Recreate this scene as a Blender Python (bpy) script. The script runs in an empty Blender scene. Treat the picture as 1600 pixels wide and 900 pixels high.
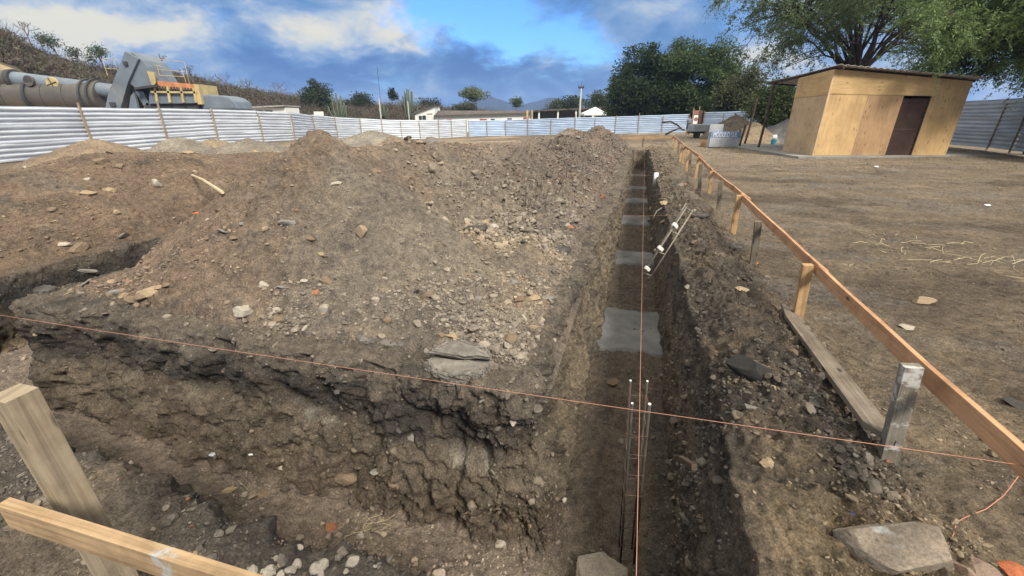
import bpy, bmesh, math, random
import numpy as np
from mathutils import Vector, Matrix
random.seed(7)
RNG = np.random.default_rng(11)
scene = bpy.context.scene
COL = scene.collection
R = math.radians

# ------------------------------------------------------------------ camera
H = 1.6
F_PX = 650.0
TH = math.atan((450 - 184) / F_PX)
cam_data = bpy.data.cameras.new('camera')
cam_data.sensor_width = 36.0
cam_data.lens = 36.0 * F_PX / 1600.0
cam_data.clip_start = 0.05
cam_data.clip_end = 8000
cam = bpy.data.objects.new('camera', cam_data)
cam.location = (0, 0, H)
cam.rotation_euler = (math.pi / 2 - TH, 0, 0)
COL.objects.link(cam)
scene.camera = cam

# ------------------------------------------------------------------ light and sky
SUN_EL, SUN_AZ = R(44), R(150)          # azimuth measured clockwise from +Y (behind right)
world = bpy.data.worlds.new('World')
scene.world = world
world.use_nodes = True
SKY_STR = 0.12
def build_world():
    nt = world.node_tree
    nt.nodes.clear()
    N = lambda t, **k: _mk(nt, t, **k)
    out = N('ShaderNodeOutputWorld'); bg = N('ShaderNodeBackground')
    sky = N('ShaderNodeTexSky')
    sky.sky_type = 'NISHITA'; sky.sun_disc = False
    sky.sun_elevation = SUN_EL; sky.sun_rotation = SUN_AZ
    sky.air_density = 1.3; sky.dust_density = 0.6; sky.ozone_density = 2.5
    bg.inputs['Strength'].default_value = SKY_STR
    tc = N('ShaderNodeTexCoord')
    sep = N('ShaderNodeSeparateXYZ'); nt.links.new(tc.outputs['Generated'], sep.inputs[0])
    def M(op, a, b=None, c=None, clamp=False):
        n = N('ShaderNodeMath'); n.operation = op; n.use_clamp = clamp
        for i, s in enumerate((a, b, c)):
            if s is None: continue
            if isinstance(s, (int, float)): n.inputs[i].default_value = s
            else: nt.links.new(s, n.inputs[i])
        return n.outputs[0]
    X, Y, Z = sep.outputs
    az = M('ARCTAN2', X, Y)
    el = M('ARCSINE', Z)
    # cloud deck coordinates (a plane high overhead)
    zz = M('ADD', M('MAXIMUM', Z, 0.0), 0.42)
    cx = M('DIVIDE', X, zz); cy = M('DIVIDE', Y, zz)
    comb = N('ShaderNodeCombineXYZ')
    nt.links.new(cx, comb.inputs[0]); nt.links.new(cy, comb.inputs[1])
    def noise(scale, detail, rough, dist, off):
        mp = N('ShaderNodeMapping'); mp.inputs['Location'].default_value = (off, off * .7, off * .3)
        nt.links.new(comb.outputs[0], mp.inputs[0])
        n = N('ShaderNodeTexNoise'); n.inputs['Scale'].default_value = scale
        n.inputs['Detail'].default_value = detail; n.inputs['Roughness'].default_value = rough
        n.inputs['Distortion'].default_value = dist
        nt.links.new(mp.outputs[0], n.inputs['Vector'])
        return n
    n1 = noise(2.4, 7, .55, .35, 3.1)
    n2 = noise(4.6, 6, .55, .5, 9.7)
    w1 = noise(4.2, 6, .6, .2, 17.3)
    sw = N('ShaderNodeSeparateXYZ'); nt.links.new(w1.outputs['Color'], sw.inputs[0])
    azw = M('ADD', az, M('MULTIPLY', M('SUBTRACT', sw.outputs[0], .5), .34))
    elw = M('ADD', el, M('MULTIPLY', M('SUBTRACT', sw.outputs[1], .5), .17))
    def blob(a0, e0, wa, we, amt):
        da = M('DIVIDE', M('SUBTRACT', azw, a0), wa)
        de = M('DIVIDE', M('SUBTRACT', elw, e0), we)
        d = M('SQRT', M('ADD', M('MULTIPLY', da, da), M('MULTIPLY', de, de)))
        return M('MULTIPLY', M('SMOOTH_MIN', M('MAXIMUM', M('SUBTRACT', 1.0, d), 0.0), 1.0, 0.3), amt)
    def total(bl, start):
        t = start
        for b in bl: t = M('ADD', t, blob(*b))
        return t
    def ae(px, py):
        x = (px - 800) / F_PX; y = (450 - py) / F_PX
        c, s = math.cos(TH), math.sin(TH)
        v = (x, c + y * s, -s + y * c); L = math.sqrt(sum(q * q for q in v))
        return math.atan2(v[0], v[1]), math.asin(v[2] / L)
    # where the deck opens to blue
    gaps = [(*ae(770, 20), .20, .12, .9), (*ae(640, -30), .3, .10, .8), (*ae(900, 75), .16, .07, .95),
            (*ae(880, -60), .5, .2, .6), (*ae(350, 60), .10, .05, .5), (*ae(560, 125), .25, .03, .35), (*ae(300, -10), .3, .08, .45),
            (*ae(1150, 30), .1, .10, .3)]
    gap = total(gaps, M('MULTIPLY', M('SUBTRACT', n1.outputs[0], .52), 1.7))
    gapm = N('ShaderNodeMapRange'); gapm.interpolation_type = 'SMOOTHSTEP'
    nt.links.new(gap, gapm.inputs[0]); gapm.inputs[1].default_value = .25; gapm.inputs[2].default_value = .95
    # where the sun lights the cloud
    lit = [(*ae(600, 48), .26, .09, .75), (*ae(470, 62), .15, .05, .6), (*ae(215, 62), .17, .055, .85), (*ae(80, 20), .22, .09, .7),
           (*ae(1060, 15), .22, .06, .55), (*ae(660, 40), .12, .05, .35), (*ae(1175, 75), .12, .08, .45), (*ae(1400, 60), .3, .2, .45),
           (*ae(980, 105), .12, .03, .3), (-2.4, .6, 1.2, .6, .5)]
    li = total(lit, M('MULTIPLY', M('SUBTRACT', n2.outputs[0], .46), 2.1))
    dark = [(*ae(720, 85), .17, .07, .55), (*ae(1010, 60), .2, .12, .2), (*ae(540, 105), .35, .05, .5), (*ae(1150, 10), .1, .06, .2)]
    dk = total(dark, 0.0)
    lm = N('ShaderNodeMapRange'); lm.interpolation_type = 'SMOOTHSTEP'
    nt.links.new(M('SUBTRACT', li, dk), lm.inputs[0]); lm.inputs[1].default_value = -.55; lm.inputs[2].default_value = 1.15
    ramp = N('ShaderNodeValToRGB'); nt.links.new(lm.outputs[0], ramp.inputs[0])
    cr = ramp.color_ramp; K = CLOUD_K
    stops = [(0.0, (.07, .20, .52)), (.26, (.14, .32, .64)), (.52, (.29, .45, .72)), (.78, (.56, .66, .78)), (1.0, (.92, .88, .74))]
    zen = (1.0, .93, .80)
    while len(cr.elements) < len(stops): cr.elements.new(.5)
    for e, (p, c) in zip(cr.elements, stops):
        e.position = p; e.color = (*c, 1)
    sc = N('ShaderNodeVectorMath'); sc.operation = 'SCALE'; sc.inputs['Scale'].default_value = K
    nt.links.new(ramp.outputs[0], sc.inputs[0])
    # the cloud deck is brighter towards the zenith
    zr = N('ShaderNodeMapRange'); nt.links.new(Z, zr.inputs[0]); zr.inputs[1].default_value = .30; zr.inputs[2].default_value = .75
    zr.inputs[3].default_value = K; zr.inputs[4].default_value = K * 3.0
    nt.links.new(zr.outputs[0], sc.inputs['Scale'])
    zt_ = N('ShaderNodeMapRange'); nt.links.new(Z, zt_.inputs[0]); zt_.inputs[1].default_value = .28; zt_.inputs[2].default_value = .6
    zm = N('ShaderNodeMix'); zm.data_type = 'RGBA'; nt.links.new(zt_.outputs[0], zm.inputs[0]); nt.links.new(ramp.outputs[0], zm.inputs[6]); zm.inputs[7].default_value = (.62, .58, .50, 1)
    nt.links.new(zm.outputs[2], sc.inputs[0])
    ssc = N('ShaderNodeVectorMath'); ssc.operation = 'MULTIPLY'; ssc.inputs[1].default_value = SKY_TINT
    nt.links.new(sky.outputs[0], ssc.inputs[0])
    mix = N('ShaderNodeMix'); mix.data_type = 'RGBA'
    gz_ = M('MULTIPLY', gapm.outputs[0], M('SUBTRACT', 1.0, M('MULTIPLY', zt_.outputs[0], .8)))
    nt.links.new(gz_, mix.inputs[0])
    nt.links.new(sc.outputs[0], mix.inputs[6]); nt.links.new(ssc.outputs[0], mix.inputs[7])
    nt.links.new(mix.outputs[2], bg.inputs[0]); nt.links.new(bg.outputs[0], out.inputs[0])
def _mk(nt, t, **k):
    n = nt.nodes.new(t)
    for a, b in k.items(): setattr(n, a, b)
    return n
CLOUD_K = 3.35
SKY_TINT = (.24, .46, .84)
build_world()
sd = bpy.data.lights.new('sun', 'SUN'); sd.energy = 2.3; sd.angle = R(14); sd.color = (1, .93, .82)
sun = bpy.data.objects.new('sun', sd)
_sv = Vector((math.sin(SUN_AZ) * math.cos(SUN_EL), math.cos(SUN_AZ) * math.cos(SUN_EL), math.sin(SUN_EL)))
sun.rotation_euler = _sv.to_track_quat('Z', 'Y').to_euler()
COL.objects.link(sun)
vs = scene.view_settings
vs.view_transform = 'Standard'; vs.look = 'None'; vs.gamma = 1; vs.use_curve_mapping = False; vs.exposure = 1.2
scene.render.engine = 'CYCLES'
scene.cycles.max_bounces = 6
scene.cycles.volume_bounces = 0

# ------------------------------------------------------------------ numeric helpers
def ray(px, py):
    x = (px - 800) / F_PX; y = (450 - py) / F_PX; c, s = math.cos(TH), math.sin(TH)
    return (x, c + y * s, -s + y * c)
def gp(px, py, z=0.0):
    r = ray(px, py); t = (z - H) / r[2]
    return Vector((r[0] * t, r[1] * t, z))
def at(px, py, Y):
    r = ray(px, py); t = Y / r[1]
    return Vector((r[0] * t, Y, H + r[2] * t))
AL = R(16); CA, SA = math.cos(AL), math.sin(AL)
def uv2xy(u, v): return v * CA + u * SA, -v * SA + u * CA
def xy2uv(x, y): return x * SA + y * CA, x * CA - y * SA
_perm = RNG.permutation(4096).astype(np.int32)
_grad = RNG.normal(size=(4096, 3)).astype(np.float32); _grad /= np.linalg.norm(_grad, axis=1)[:, None]
def pnoise(x, y, z):
    x = np.asarray(x, np.float32); y = np.asarray(y, np.float32); z = np.broadcast_to(np.asarray(z, np.float32), x.shape)
    xi = np.floor(x).astype(np.int32); yi = np.floor(y).astype(np.int32); zi = np.floor(z).astype(np.int32)
    xf = x - xi; yf = y - yi; zf = z - zi
    def fade(t): return t * t * t * (t * (t * 6 - 15) + 10)
    u, v, w = fade(xf), fade(yf), fade(zf)
    def g(i, j, k):
        h = _perm[(_perm[(_perm[(xi + i) & 4095] + yi + j) & 4095] + zi + k) & 4095]
        gr = _grad[h]
        return gr[..., 0] * (xf - i) + gr[..., 1] * (yf - j) + gr[..., 2] * (zf - k)
    l = lambda a, b, t: a + t * (b - a)
    return l(l(l(g(0,0,0), g(1,0,0), u), l(g(0,1,0), g(1,1,0), u), v), l(l(g(0,0,1), g(1,0,1), u), l(g(0,1,1), g(1,1,1), u), v), w) * 1.5
def fbm(x, y, z, s, octv=4, rough=.5, ridged=False):
    t = 0; a = 1; tot = 0
    for i in range(octv):
        n = pnoise(x * s + 13.7 * i, y * s - 7.1 * i, np.asarray(z) * s + 3.3 * i)
        t = t + a * ((1 - 2 * np.abs(n)) if ridged else n); tot += a; a *= rough; s *= 2.07
    return t / tot
def sstep(a, b, x):
    t = np.clip((x - a) / (b - a), 0, 1); return t * t * (3 - 2 * t)

# ------------------------------------------------------------------ object helpers
def tag(o, label=None, cat=None, group=None, kind=None):
    if label: o['label'] = label
    if cat: o['category'] = cat
    if group: o['group'] = group
    if kind: o['kind'] = kind
    return o
def link_mesh(name, me, mat=None, parent=None):
    o = bpy.data.objects.new(name, me); COL.objects.link(o)
    if mat and not me.materials: me.materials.append(mat)
    if parent: o.parent = parent
    return o
def empty(name, loc, label, cat, group=None, rz=0):
    o = bpy.data.objects.new(name, None); COL.objects.link(o); o.location = loc; o.rotation_euler = (0, 0, rz)
    o.empty_display_size = .1
    return tag(o, label, cat, group)
def copy_tree(o, parent=None):
    c = o.copy(); COL.objects.link(c); c.parent = parent
    for ch in list(o.children): copy_tree(ch, c)
    return c
class MB:
    """collects shapes and links them as one mesh object"""
    def __init__(s): s.v = []; s.f = []
    def add(s, vs, fs):
        n = len(s.v); s.v += [tuple(p) for p in vs]; s.f += [tuple(i + n for i in f) for f in fs]; return s
    def hexa(s, p):   # 8 points: bottom 4 ccw, top 4 ccw
        return s.add(p, [(3,2,1,0),(4,5,6,7),(0,1,5,4),(1,2,6,5),(2,3,7,6),(3,0,4,7)])
    def box(s, c, d, rot=None):
        x, y, z = d[0] / 2, d[1] / 2, d[2] / 2
        p = [Vector(q) for q in ((-x,-y,-z),(x,-y,-z),(x,y,-z),(-x,y,-z),(-x,-y,z),(x,-y,z),(x,y,z),(-x,y,z))]
        if rot is not None: p = [rot @ q for q in p]
        return s.hexa([q + Vector(c) for q in p])
    def beam(s, a, b, w, h, up=(0, 0, 1), seg=1, jit=0):
        a, b = Vector(a), Vector(b); d = (b - a).normalized(); upv = Vector(up)
        if abs(d.dot(upv)) > .98: upv = Vector((0, 1, 0))
        sd = d.cross(upv).normalized(); u2 = sd.cross(d).normalized()
        n0 = len(s.v)
        for i in range(seg + 1):
            c = a.lerp(b, i / seg)
            if jit and 0 < i < seg: c = c + sd * random.uniform(-jit, jit) + u2 * random.uniform(-jit, jit)
            for (x, y) in ((-1,-1),(1,-1),(1,1),(-1,1)): s.v.append(tuple(c + sd * (x * w / 2) + u2 * (y * h / 2)))
        for i in range(seg):
            k = n0 + i * 4
            for j in range(4): s.f.append((k + j, k + (j + 1) % 4, k + 4 + (j + 1) % 4, k + 4 + j))
        s.f.append((n0 + 3, n0 + 2, n0 + 1, n0)); k = n0 + seg * 4; s.f.append((k, k + 1, k + 2, k + 3))
        return s
    def tube(s, pts, r, n=6, caps=True):
        pts = [Vector(p) for p in pts]; rr = r if isinstance(r, (list, tuple)) else [r] * len(pts)
        n0 = len(s.v); prev = None
        for i, p in enumerate(pts):
            d = (pts[min(i + 1, len(pts) - 1)] - pts[max(i - 1, 0)]).normalized()
            ref = Vector((0, 0, 1)) if abs(d.z) < .9 else Vector((1, 0, 0))
            if prev is not None: ref = prev
            sx = d.cross(ref).normalized(); sy = sx.cross(d).normalized(); prev = sy
            for k in range(n):
                a = 2 * math.pi * k / n
                s.v.append(tuple(p + sx * (math.cos(a) * rr[i]) + sy * (math.sin(a) * rr[i])))
        for i in range(len(pts) - 1):
            for k in range(n):
                a = n0 + i * n + k; b = n0 + i * n + (k + 1) % n
                s.f.append((a, b, b + n, a + n))
        if caps:
            s.f.append(tuple(n0 + k for k in range(n))[::-1]); e = n0 + (len(pts) - 1) * n
            s.f.append(tuple(e + k for k in range(n)))
        return s
    def prism(s, poly, off):   # poly: list of 3D points, off: extrude vector
        n = len(poly); off = Vector(off); p = [Vector(q) for q in poly]
        return s.add(p + [q + off for q in p], [tuple(range(n))[::-1], tuple(range(n, 2 * n))] + [(i, (i + 1) % n, n + (i + 1) % n, n + i) for i in range(n)])
    def build(s, name, mat, parent=None, smooth=False, bevel=0, weld=True):
        me = bpy.data.meshes.new(name); me.from_pydata(s.v, [], s.f); me.validate()
        bm = bmesh.new(); bm.from_mesh(me)
        bmesh.ops.recalc_face_normals(bm, faces=bm.faces)
        if bevel:
            bmesh.ops.bevel(bm, geom=[e for e in bm.edges if len(e.link_faces) == 2 and e.calc_face_angle(0) > .5], offset=bevel, segments=2, affect='EDGES', profile=.6)
        bm.to_mesh(me); bm.free()
        if smooth:
            me.polygons.foreach_set('use_smooth', [True] * len(me.polygons))
        o = link_mesh(name, me, mat)
        if parent:
            o.parent = parent
            o.matrix_parent_inverse = Matrix.Identity(4)
        return o
def np_mesh(name, verts, faces, mat, smooth=False, col=None, parent=None):
    """verts (n,3), faces (m,k) numpy"""
    me = bpy.data.meshes.new(name)
    verts = np.asarray(verts, np.float32); faces = np.asarray(faces, np.int32)
    me.vertices.add(len(verts)); me.vertices.foreach_set('co', verts.ravel())
    k = faces.shape[1]
    me.loops.add(faces.size); me.loops.foreach_set('vertex_index', faces.ravel())
    me.polygons.add(len(faces))
    me.polygons.foreach_set('loop_start', np.arange(len(faces), dtype=np.int32) * k)
    me.polygons.foreach_set('loop_total', np.full(len(faces), k, np.int32))
    me.polygons.foreach_set('use_smooth', np.full(len(faces), smooth))
    me.update(calc_edges=True)
    if col is not None:
        a = me.color_attributes.new('Col', 'FLOAT_COLOR', 'POINT')
        c = np.ones((len(verts), 4), np.float32); c[:, :3] = col
        a.data.foreach_set('color', c.ravel())
    return link_mesh(name, me, mat, parent)

# ------------------------------------------------------------------ materials
MATS = {}
def new_mat(name):
    m = bpy.data.materials.new(name); m.use_nodes = True
    nt = m.node_tree; b = nt.nodes['Principled BSDF']
    MATS[name] = m
    return m, nt, b
def coords(nt, kind='Object', scale=(1, 1, 1)):
    tc = nt.nodes.new('ShaderNodeTexCoord'); mp = nt.nodes.new('ShaderNodeMapping')
    mp.inputs['Scale'].default_value = scale
    nt.links.new(tc.outputs[kind], mp.inputs[0]); return mp.outputs[0]
def nnoise(nt, vec, scale, detail=5, rough=.55, dist=0):
    n = nt.nodes.new('ShaderNodeTexNoise'); n.inputs['Scale'].default_value = scale
    n.inputs['Detail'].default_value = detail; n.inputs['Roughness'].default_value = rough; n.inputs['Distortion'].default_value = dist
    nt.links.new(vec, n.inputs['Vector']); return n.outputs[0]
def nramp(nt, fac, stops):
    r = nt.nodes.new('ShaderNodeValToRGB'); nt.links.new(fac, r.inputs[0])
    while len(r.color_ramp.elements) < len(stops): r.color_ramp.elements.new(.5)
    for e, (p, c) in zip(r.color_ramp.elements, stops):
        e.position = p; e.color = (*c, 1) if len(c) == 3 else c
    return r.outputs[0]
def nmix(nt, a, b, fac, mode='MIX'):
    m = nt.nodes.new('ShaderNodeMix'); m.data_type = 'RGBA'; m.blend_type = mode
    for i, s in ((0, fac), (6, a), (7, b)):
        if isinstance(s, (int, float)): m.inputs[i].default_value = s
        elif isinstance(s, tuple): m.inputs[i].default_value = (*s, 1)
        else: nt.links.new(s, m.inputs[i])
    return m.outputs[2]
def nbump(nt, h, strength, dist, prev=None):
    b = nt.nodes.new('ShaderNodeBump'); b.inputs['Strength'].default_value = strength; b.inputs['Distance'].default_value = dist
    nt.links.new(h, b.inputs['Height'])
    if prev is not None: nt.links.new(prev, b.inputs['Normal'])
    return b.outputs[0]
def simple(name, col, rough=.8, metal=0, var=.25, scale=3, bump=.3, bscale=20, bdist=.01, spec=.3, stain=None, kind='Object', stretch=(1, 1, 1)):
    m, nt, b = new_mat(name)
    v = coords(nt, kind, stretch)
    n = nnoise(nt, v, scale, 6, .6)
    lo = tuple(c * (1 - var) for c in col); hi = tuple(min(1, c * (1 + var)) for c in col)
    c = nramp(nt, n, [(.3, lo), (.7, hi)])
    if stain:
        s = nnoise(nt, v, scale * .45, 8, .65, .6)
        msk = nramp(nt, s, [(stain[1], (0, 0, 0)), (stain[1] + .12, (1, 1, 1))])
        c = nmix(nt, c, stain[0], msk)
    nt.links.new(c, b.inputs['Base Color'])
    b.inputs['Roughness'].default_value = rough; b.inputs['Metallic'].default_value = metal
    b.inputs['Specular IOR Level'].default_value = spec
    if bump:
        nt.links.new(nbump(nt, nnoise(nt, v, bscale, 5, .65), bump, bdist), b.inputs['Normal'])
    return m
def earth_mat(name, fine=1.0):
    m, nt, b = new_mat(name)
    at_ = nt.nodes.new('ShaderNodeAttribute'); at_.attribute_name = 'Col'
    v = coords(nt)
    n1 = nnoise(nt, v, 1.7, 8, .65)
    n2 = nnoise(nt, v, 14, 6, .7)
    n3 = nnoise(nt, v, 90, 3, .7)
    c = nmix(nt, at_.outputs[0], nramp(nt, n1, [(.3, (.70, .70, .72)), (.7, (1.32, 1.28, 1.22))]), 1.0, 'MULTIPLY')
    c = nmix(nt, c, nramp(nt, n2, [(.3, (.5, .5, .52)), (.52, (1, 1, 1)), (.75, (1.55, 1.5, 1.42))]), 1.0, 'MULTIPLY')
    c = nmix(nt, c, nramp(nt, n3, [(.3, (.45, .45, .45)), (.7, (1.6, 1.6, 1.6))]), .85, 'MULTIPLY')
    # small embedded grit: pale and dark grains
    vo = nt.nodes.new('ShaderNodeTexVoronoi'); vo.inputs['Scale'].default_value = 42 * fine; nt.links.new(v, vo.inputs['Vector'])
    sp = nt.nodes.new('ShaderNodeSeparateColor'); nt.links.new(vo.outputs['Color'], sp.inputs[0])
    near = nramp(nt, vo.outputs['Distance'], [(.22, (1, 1, 1)), (.38, (0, 0, 0))])
    pick = nramp(nt, sp.outputs[0], [(.86, (0, 0, 0)), (.90, (1, 1, 1))])
    msk = nmix(nt, near, pick, 1.0, 'MULTIPLY')
    grit = nramp(nt, sp.outputs[1], [(.0, (.07, .065, .06)), (.4, (.20, .165, .12)), (.8, (.30, .26, .21)), (1, (.38, .34, .29))])
    sc = nt.nodes.new('ShaderNodeMath'); sc.operation = 'MULTIPLY'; sc.inputs[1].default_value = .75; nt.links.new(msk, sc.inputs[0])
    c = nmix(nt, c, grit, sc.outputs[0])
    nt.links.new(c, b.inputs['Base Color'])
    b.inputs['Roughness'].default_value = .95; b.inputs['Specular IOR Level'].default_value = .15
    bp = nbump(nt, nnoise(nt, v, 9, 8, .72), .9, .07)
    bp = nbump(nt, nnoise(nt, v, 45, 6, .75), 1.0, .025, bp)
    bp = nbump(nt, vo.outputs['Distance'], -.35, .01, bp)
    nt.links.new(bp, b.inputs['Normal'])
    return m
EARTH = earth_mat('earth')
def stone_mat():
    m, nt, b = new_mat('stone')
    at_ = nt.nodes.new('ShaderNodeAttribute'); at_.attribute_name = 'Col'
    v = coords(nt)
    c = nmix(nt, at_.outputs[0], nramp(nt, nnoise(nt, v, 18, 6, .7), [(.3, (.6, .6, .6)), (.7, (1.35, 1.33, 1.3))]), 1.0, 'MULTIPLY')
    nt.links.new(c, b.inputs['Base Color']); b.inputs['Roughness'].default_value = .92; b.inputs['Specular IOR Level'].default_value = .2
    nt.links.new(nbump(nt, nnoise(nt, v, 50, 5, .7), .6, .01), b.inputs['Normal'])
    return m
STONE = stone_mat()
def wood_mat(name, light, dark, rough=.8, knots=True, paint=None):
    m, nt, b = new_mat(name)
    tc = nt.nodes.new('ShaderNodeTexCoord'); v = tc.outputs['UV']
    mp = nt.nodes.new('ShaderNodeMapping'); mp.inputs['Scale'].default_value = (1.2, 34, 1); nt.links.new(v, mp.inputs[0])
    n = nnoise(nt, mp.outputs[0], 1.6, 6, .6, .8)
    c = nramp(nt, n, [(.3, dark), (.55, light), (.8, tuple(min(1, x * 1.2) for x in light))])
    vo = coords(nt)
    c = nmix(nt, c, nramp(nt, nnoise(nt, vo, 3.5, 7, .68), [(.3, (.5, .47, .44)), (.55, (1, 1, 1)), (.8, (1.25, 1.22, 1.2))]), .9, 'MULTIPLY')
    if knots:
        mk = nt.nodes.new('ShaderNodeMapping'); mk.inputs['Scale'].default_value = (3.1, 9, 1); nt.links.new(v, mk.inputs[0])
        vk = nt.nodes.new('ShaderNodeTexVoronoi'); vk.inputs['Scale'].default_value = 1.3; nt.links.new(mk.outputs[0], vk.inputs['Vector'])
        k = nramp(nt, vk.outputs['Distance'], [(.06, (1, 1, 1)), (.16, (0, 0, 0))])
        c = nmix(nt, c, tuple(x * .3 for x in dark), k)
    if paint:
        pm = nramp(nt, nnoise(nt, vo, 5, 6, .7, .5), [(paint[1], (0, 0, 0)), (paint[1] + .06, (1, 1, 1))])
        c = nmix(nt, c, paint[0], pm)
    nt.links.new(c, b.inputs['Base Color']); b.inputs['Roughness'].default_value = rough; b.inputs['Specular IOR Level'].default_value = .25
    nt.links.new(nbump(nt, n, .35, .003), b.inputs['Normal'])
    return m
PINE = wood_mat('fresh_pine', (.50, .29, .16), (.34, .18, .09))
PINE2 = wood_mat('yellow_pine', (.47, .31, .16), (.34, .20, .09))
GREYW = wood_mat('weathered_wood', (.20, .165, .125), (.10, .085, .065))
GREYP = wood_mat('cement_marked_wood', (.25, .225, .18), (.15, .135, .11), paint=((.48, .47, .44), .56))
TANW = wood_mat('dry_tan_wood', (.33, .27, .185), (.22, .175, .12))
DARKW = wood_mat('dark_wood', (.10, .07, .05), (.05, .035, .025), knots=False)
BOARDL = wood_mat('smeared_board', (.40, .28, .16), (.24, .16, .09), paint=((.36, .38, .38), .585))
def timber(mb, name, mat, parent=None, bevel=.002, axis_from=None, axis_to=None):
    """build and give long-axis UVs in metres"""
    o = mb.build(name, mat, parent, bevel=bevel)
    me = o.data; uvl = me.uv_layers.new(name='UVMap')
    a = Vector(axis_from); d = (Vector(axis_to) - a).normalized()
    off = random.random() * 20
    for p in me.polygons:
        n = p.normal; s = d.cross(n)
        if s.length < .3: s = Vector((1, 0, 0)) if abs(d.x) < .8 else Vector((0, 1, 0)); dd = d.cross(s).normalized()
        else: s.normalize(); dd = d
        for li in p.loop_indices:
            q = me.vertices[me.loops[li].vertex_index].co - a
            uvl.data[li].uv = (q.dot(dd) + off, q.dot(s) + off * .37)
    return o
# ------------------------------------------------------------------ terrain
_ctrl = np.array([(-19.4,16.5,-.05),(-20.2,21.1,-.1),(-18.8,23.3,.0),(-19.7,28.8,.05),(-15.9,27.1,-.02),(-17.4,34.7,-.08),(-18.2,41.5,-.24),
    (-17.5,51.3,-.55),(-13.4,51.2,-.75),(-9.5,49.4,-.75),(-5.9,57.3,-.7),(-.8,57.4,-.6),(7.7,53.4,-.33),(12.4,53.5,-.26),(15.2,50,-.07),(20.2,50.2,.06),
    (24.3,44.3,.2),(23.7,37.7,.2),(30,30,.2),(40,20,.3),(20,17.5,.1),(14,19,.0),(17,15,.0),(10,20,0),(6,22,0),(0,5,0),(0,0,0),(-8,8,0),(4,10,0),(8,8,0),(14,8,0),
    (20,5,0),(-12,5,0),(-14,14,0),(0,-20,0),(-20,0,0),(30,0,0),(-6,28,-.15),(3,30,-.08),(0,90,-1.2),(60,90,-.8),(-40,90,-.6),(90,30,-.2),(200,200,-2),(-200,200,-1),(0,300,-3),(0,-300,0)], np.float32)
def G(X, Y):
    X = np.asarray(X, np.float32); Y = np.asarray(Y, np.float32)
    num = 0; den = 0
    for (a, b, z) in _ctrl:
        w = 1.0 / ((X - a) ** 2 + (Y - b) ** 2 + 4.0) ** 1.6
        num = num + w * z; den = den + w
    return num / den
def g1(x, y): return float(G(np.array([x]), np.array([y]))[0])

def lines(segs):
    """segs: list of (start, end, step) joined"""
    out = []
    for a, b, st in segs:
        n = max(1, int(math.ceil((b - a) / st))); out += list(a + (b - a) * np.arange(n) / n)
    out.append(segs[-1][1]); return np.array(out)
def geo(a, b, s0, k):
    out = [a]; x = a; d = 1 if b > a else -1
    while (b - x) * d > 0:
        s = max(s0, k * abs(x)); x += d * s; out.append(x)
    return np.array(out if d > 0 else out[::-1])

# trench walls in the trench frame (u along, v across)
VL, VR = -.50, .55          # main trench lips
WL, WR = .25, .06           # wall batter (lip -> floor)
V3L, V3R = -6.55, -5.12     # side trench on the left
UB, UF = .95, 2.02          # cross trench: camera bank / block face
NW = 64
def wallband(a, b, n=NW): return a + (b - a) * np.arange(n) / n
v_l = np.concatenate([geo(-1200, -30, 20, .12)[:-1] if False else -np.array([1500, 1000, 700, 480, 330, 230, 170, 130, 100, 80, 64, 52, 43, 36, 31.]),
    np.arange(-28, -14, .35), np.arange(-14, V3L - .25, .075), np.arange(V3L - .25, V3L, .04),
    wallband(V3L, V3L + .15, 40), np.arange(V3L + .15, V3R - .12, .035), wallband(V3R - .12, V3R, 26),
    np.arange(V3R, -4, .03), np.arange(-4, -1.6, .022), np.arange(-1.6, VL - .01, .014),
    wallband(VL, VL + WL), np.arange(VL + WL, VR - .005, .013), wallband(VR, VR + WR),
    np.arange(VR + WR, 1.9, .0125), np.arange(1.9, 4, .022), np.arange(4, 8, .045), np.arange(8, 16, .1), np.arange(16, 30, .3),
    np.array([31., 35, 40, 46, 54, 64, 80, 100, 130, 180, 250, 350, 500, 800, 1500])])
u_l = np.concatenate([-np.array([1500, 900, 500, 300, 150, 80, 40, 20, 10, 5, 2.5, 1.2, .6, .2]), np.arange(0, .35, .05),
    np.arange(.35, UB, .013), np.arange(UB, UF - .17, .013), wallband(UF - .16, UF, 76),
    np.arange(UF, 4, .0145), np.arange(4, 7, .024), np.arange(7, 12, .042), np.arange(12, 25.2, .075), wallband(25.3, 25.45, 10),
    np.arange(25.5, 45, .22), np.arange(45, 70, .6), np.array([72., 76, 82, 90, 100, 115, 135, 160, 200, 260, 340, 450, 600, 800, 1100, 1500])])
v_l = np.unique(np.round(v_l, 5)); u_l = np.unique(np.round(u_l, 5))
U, V = np.meshgrid(u_l, v_l, indexing='ij')
U = U.astype(np.float32); V = V.astype(np.float32)
print('terrain grid', U.shape)
lin = lambda a, b, x: np.clip((x - a) / (b - a), 0, 1)
def depth_masks(U, V):
    kL = lin(VL, VL + WL, V); kR = 1 - lin(VR, VR + WR, V)
    kE = 1 - lin(25.3, 25.45, U)
    kM = np.minimum(np.minimum(kL, kR), kE) * sstep(.45, 1.0, U + .25 * V * 0)
    k3 = np.minimum(lin(V3L, V3L + .15, V), 1 - lin(V3R - .12, V3R, V)) * (1 - lin(19, 21, U)) * sstep(.75, 1.35, U)
    # cross trench: crumbling slope on the camera side, steep face on the block side
    ub = .80 + .10 * fbm(V, V * 0, V * 0 + 3, .9, 3) + .16 * sstep(-1.0, -3.2, V)
    kC = np.minimum(sstep(0, 1, (U - ub) / .48), 1 - lin(UF - .16, UF, U)) * lin(V3L, V3L + .15, V) * (1 - lin(VR, VR + WR, V))
    return kM, kC, k3
kM, kC, k3 = depth_masks(U, V)
D = kM + kC - kM * kC; D = D + k3 - D * k3
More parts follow.
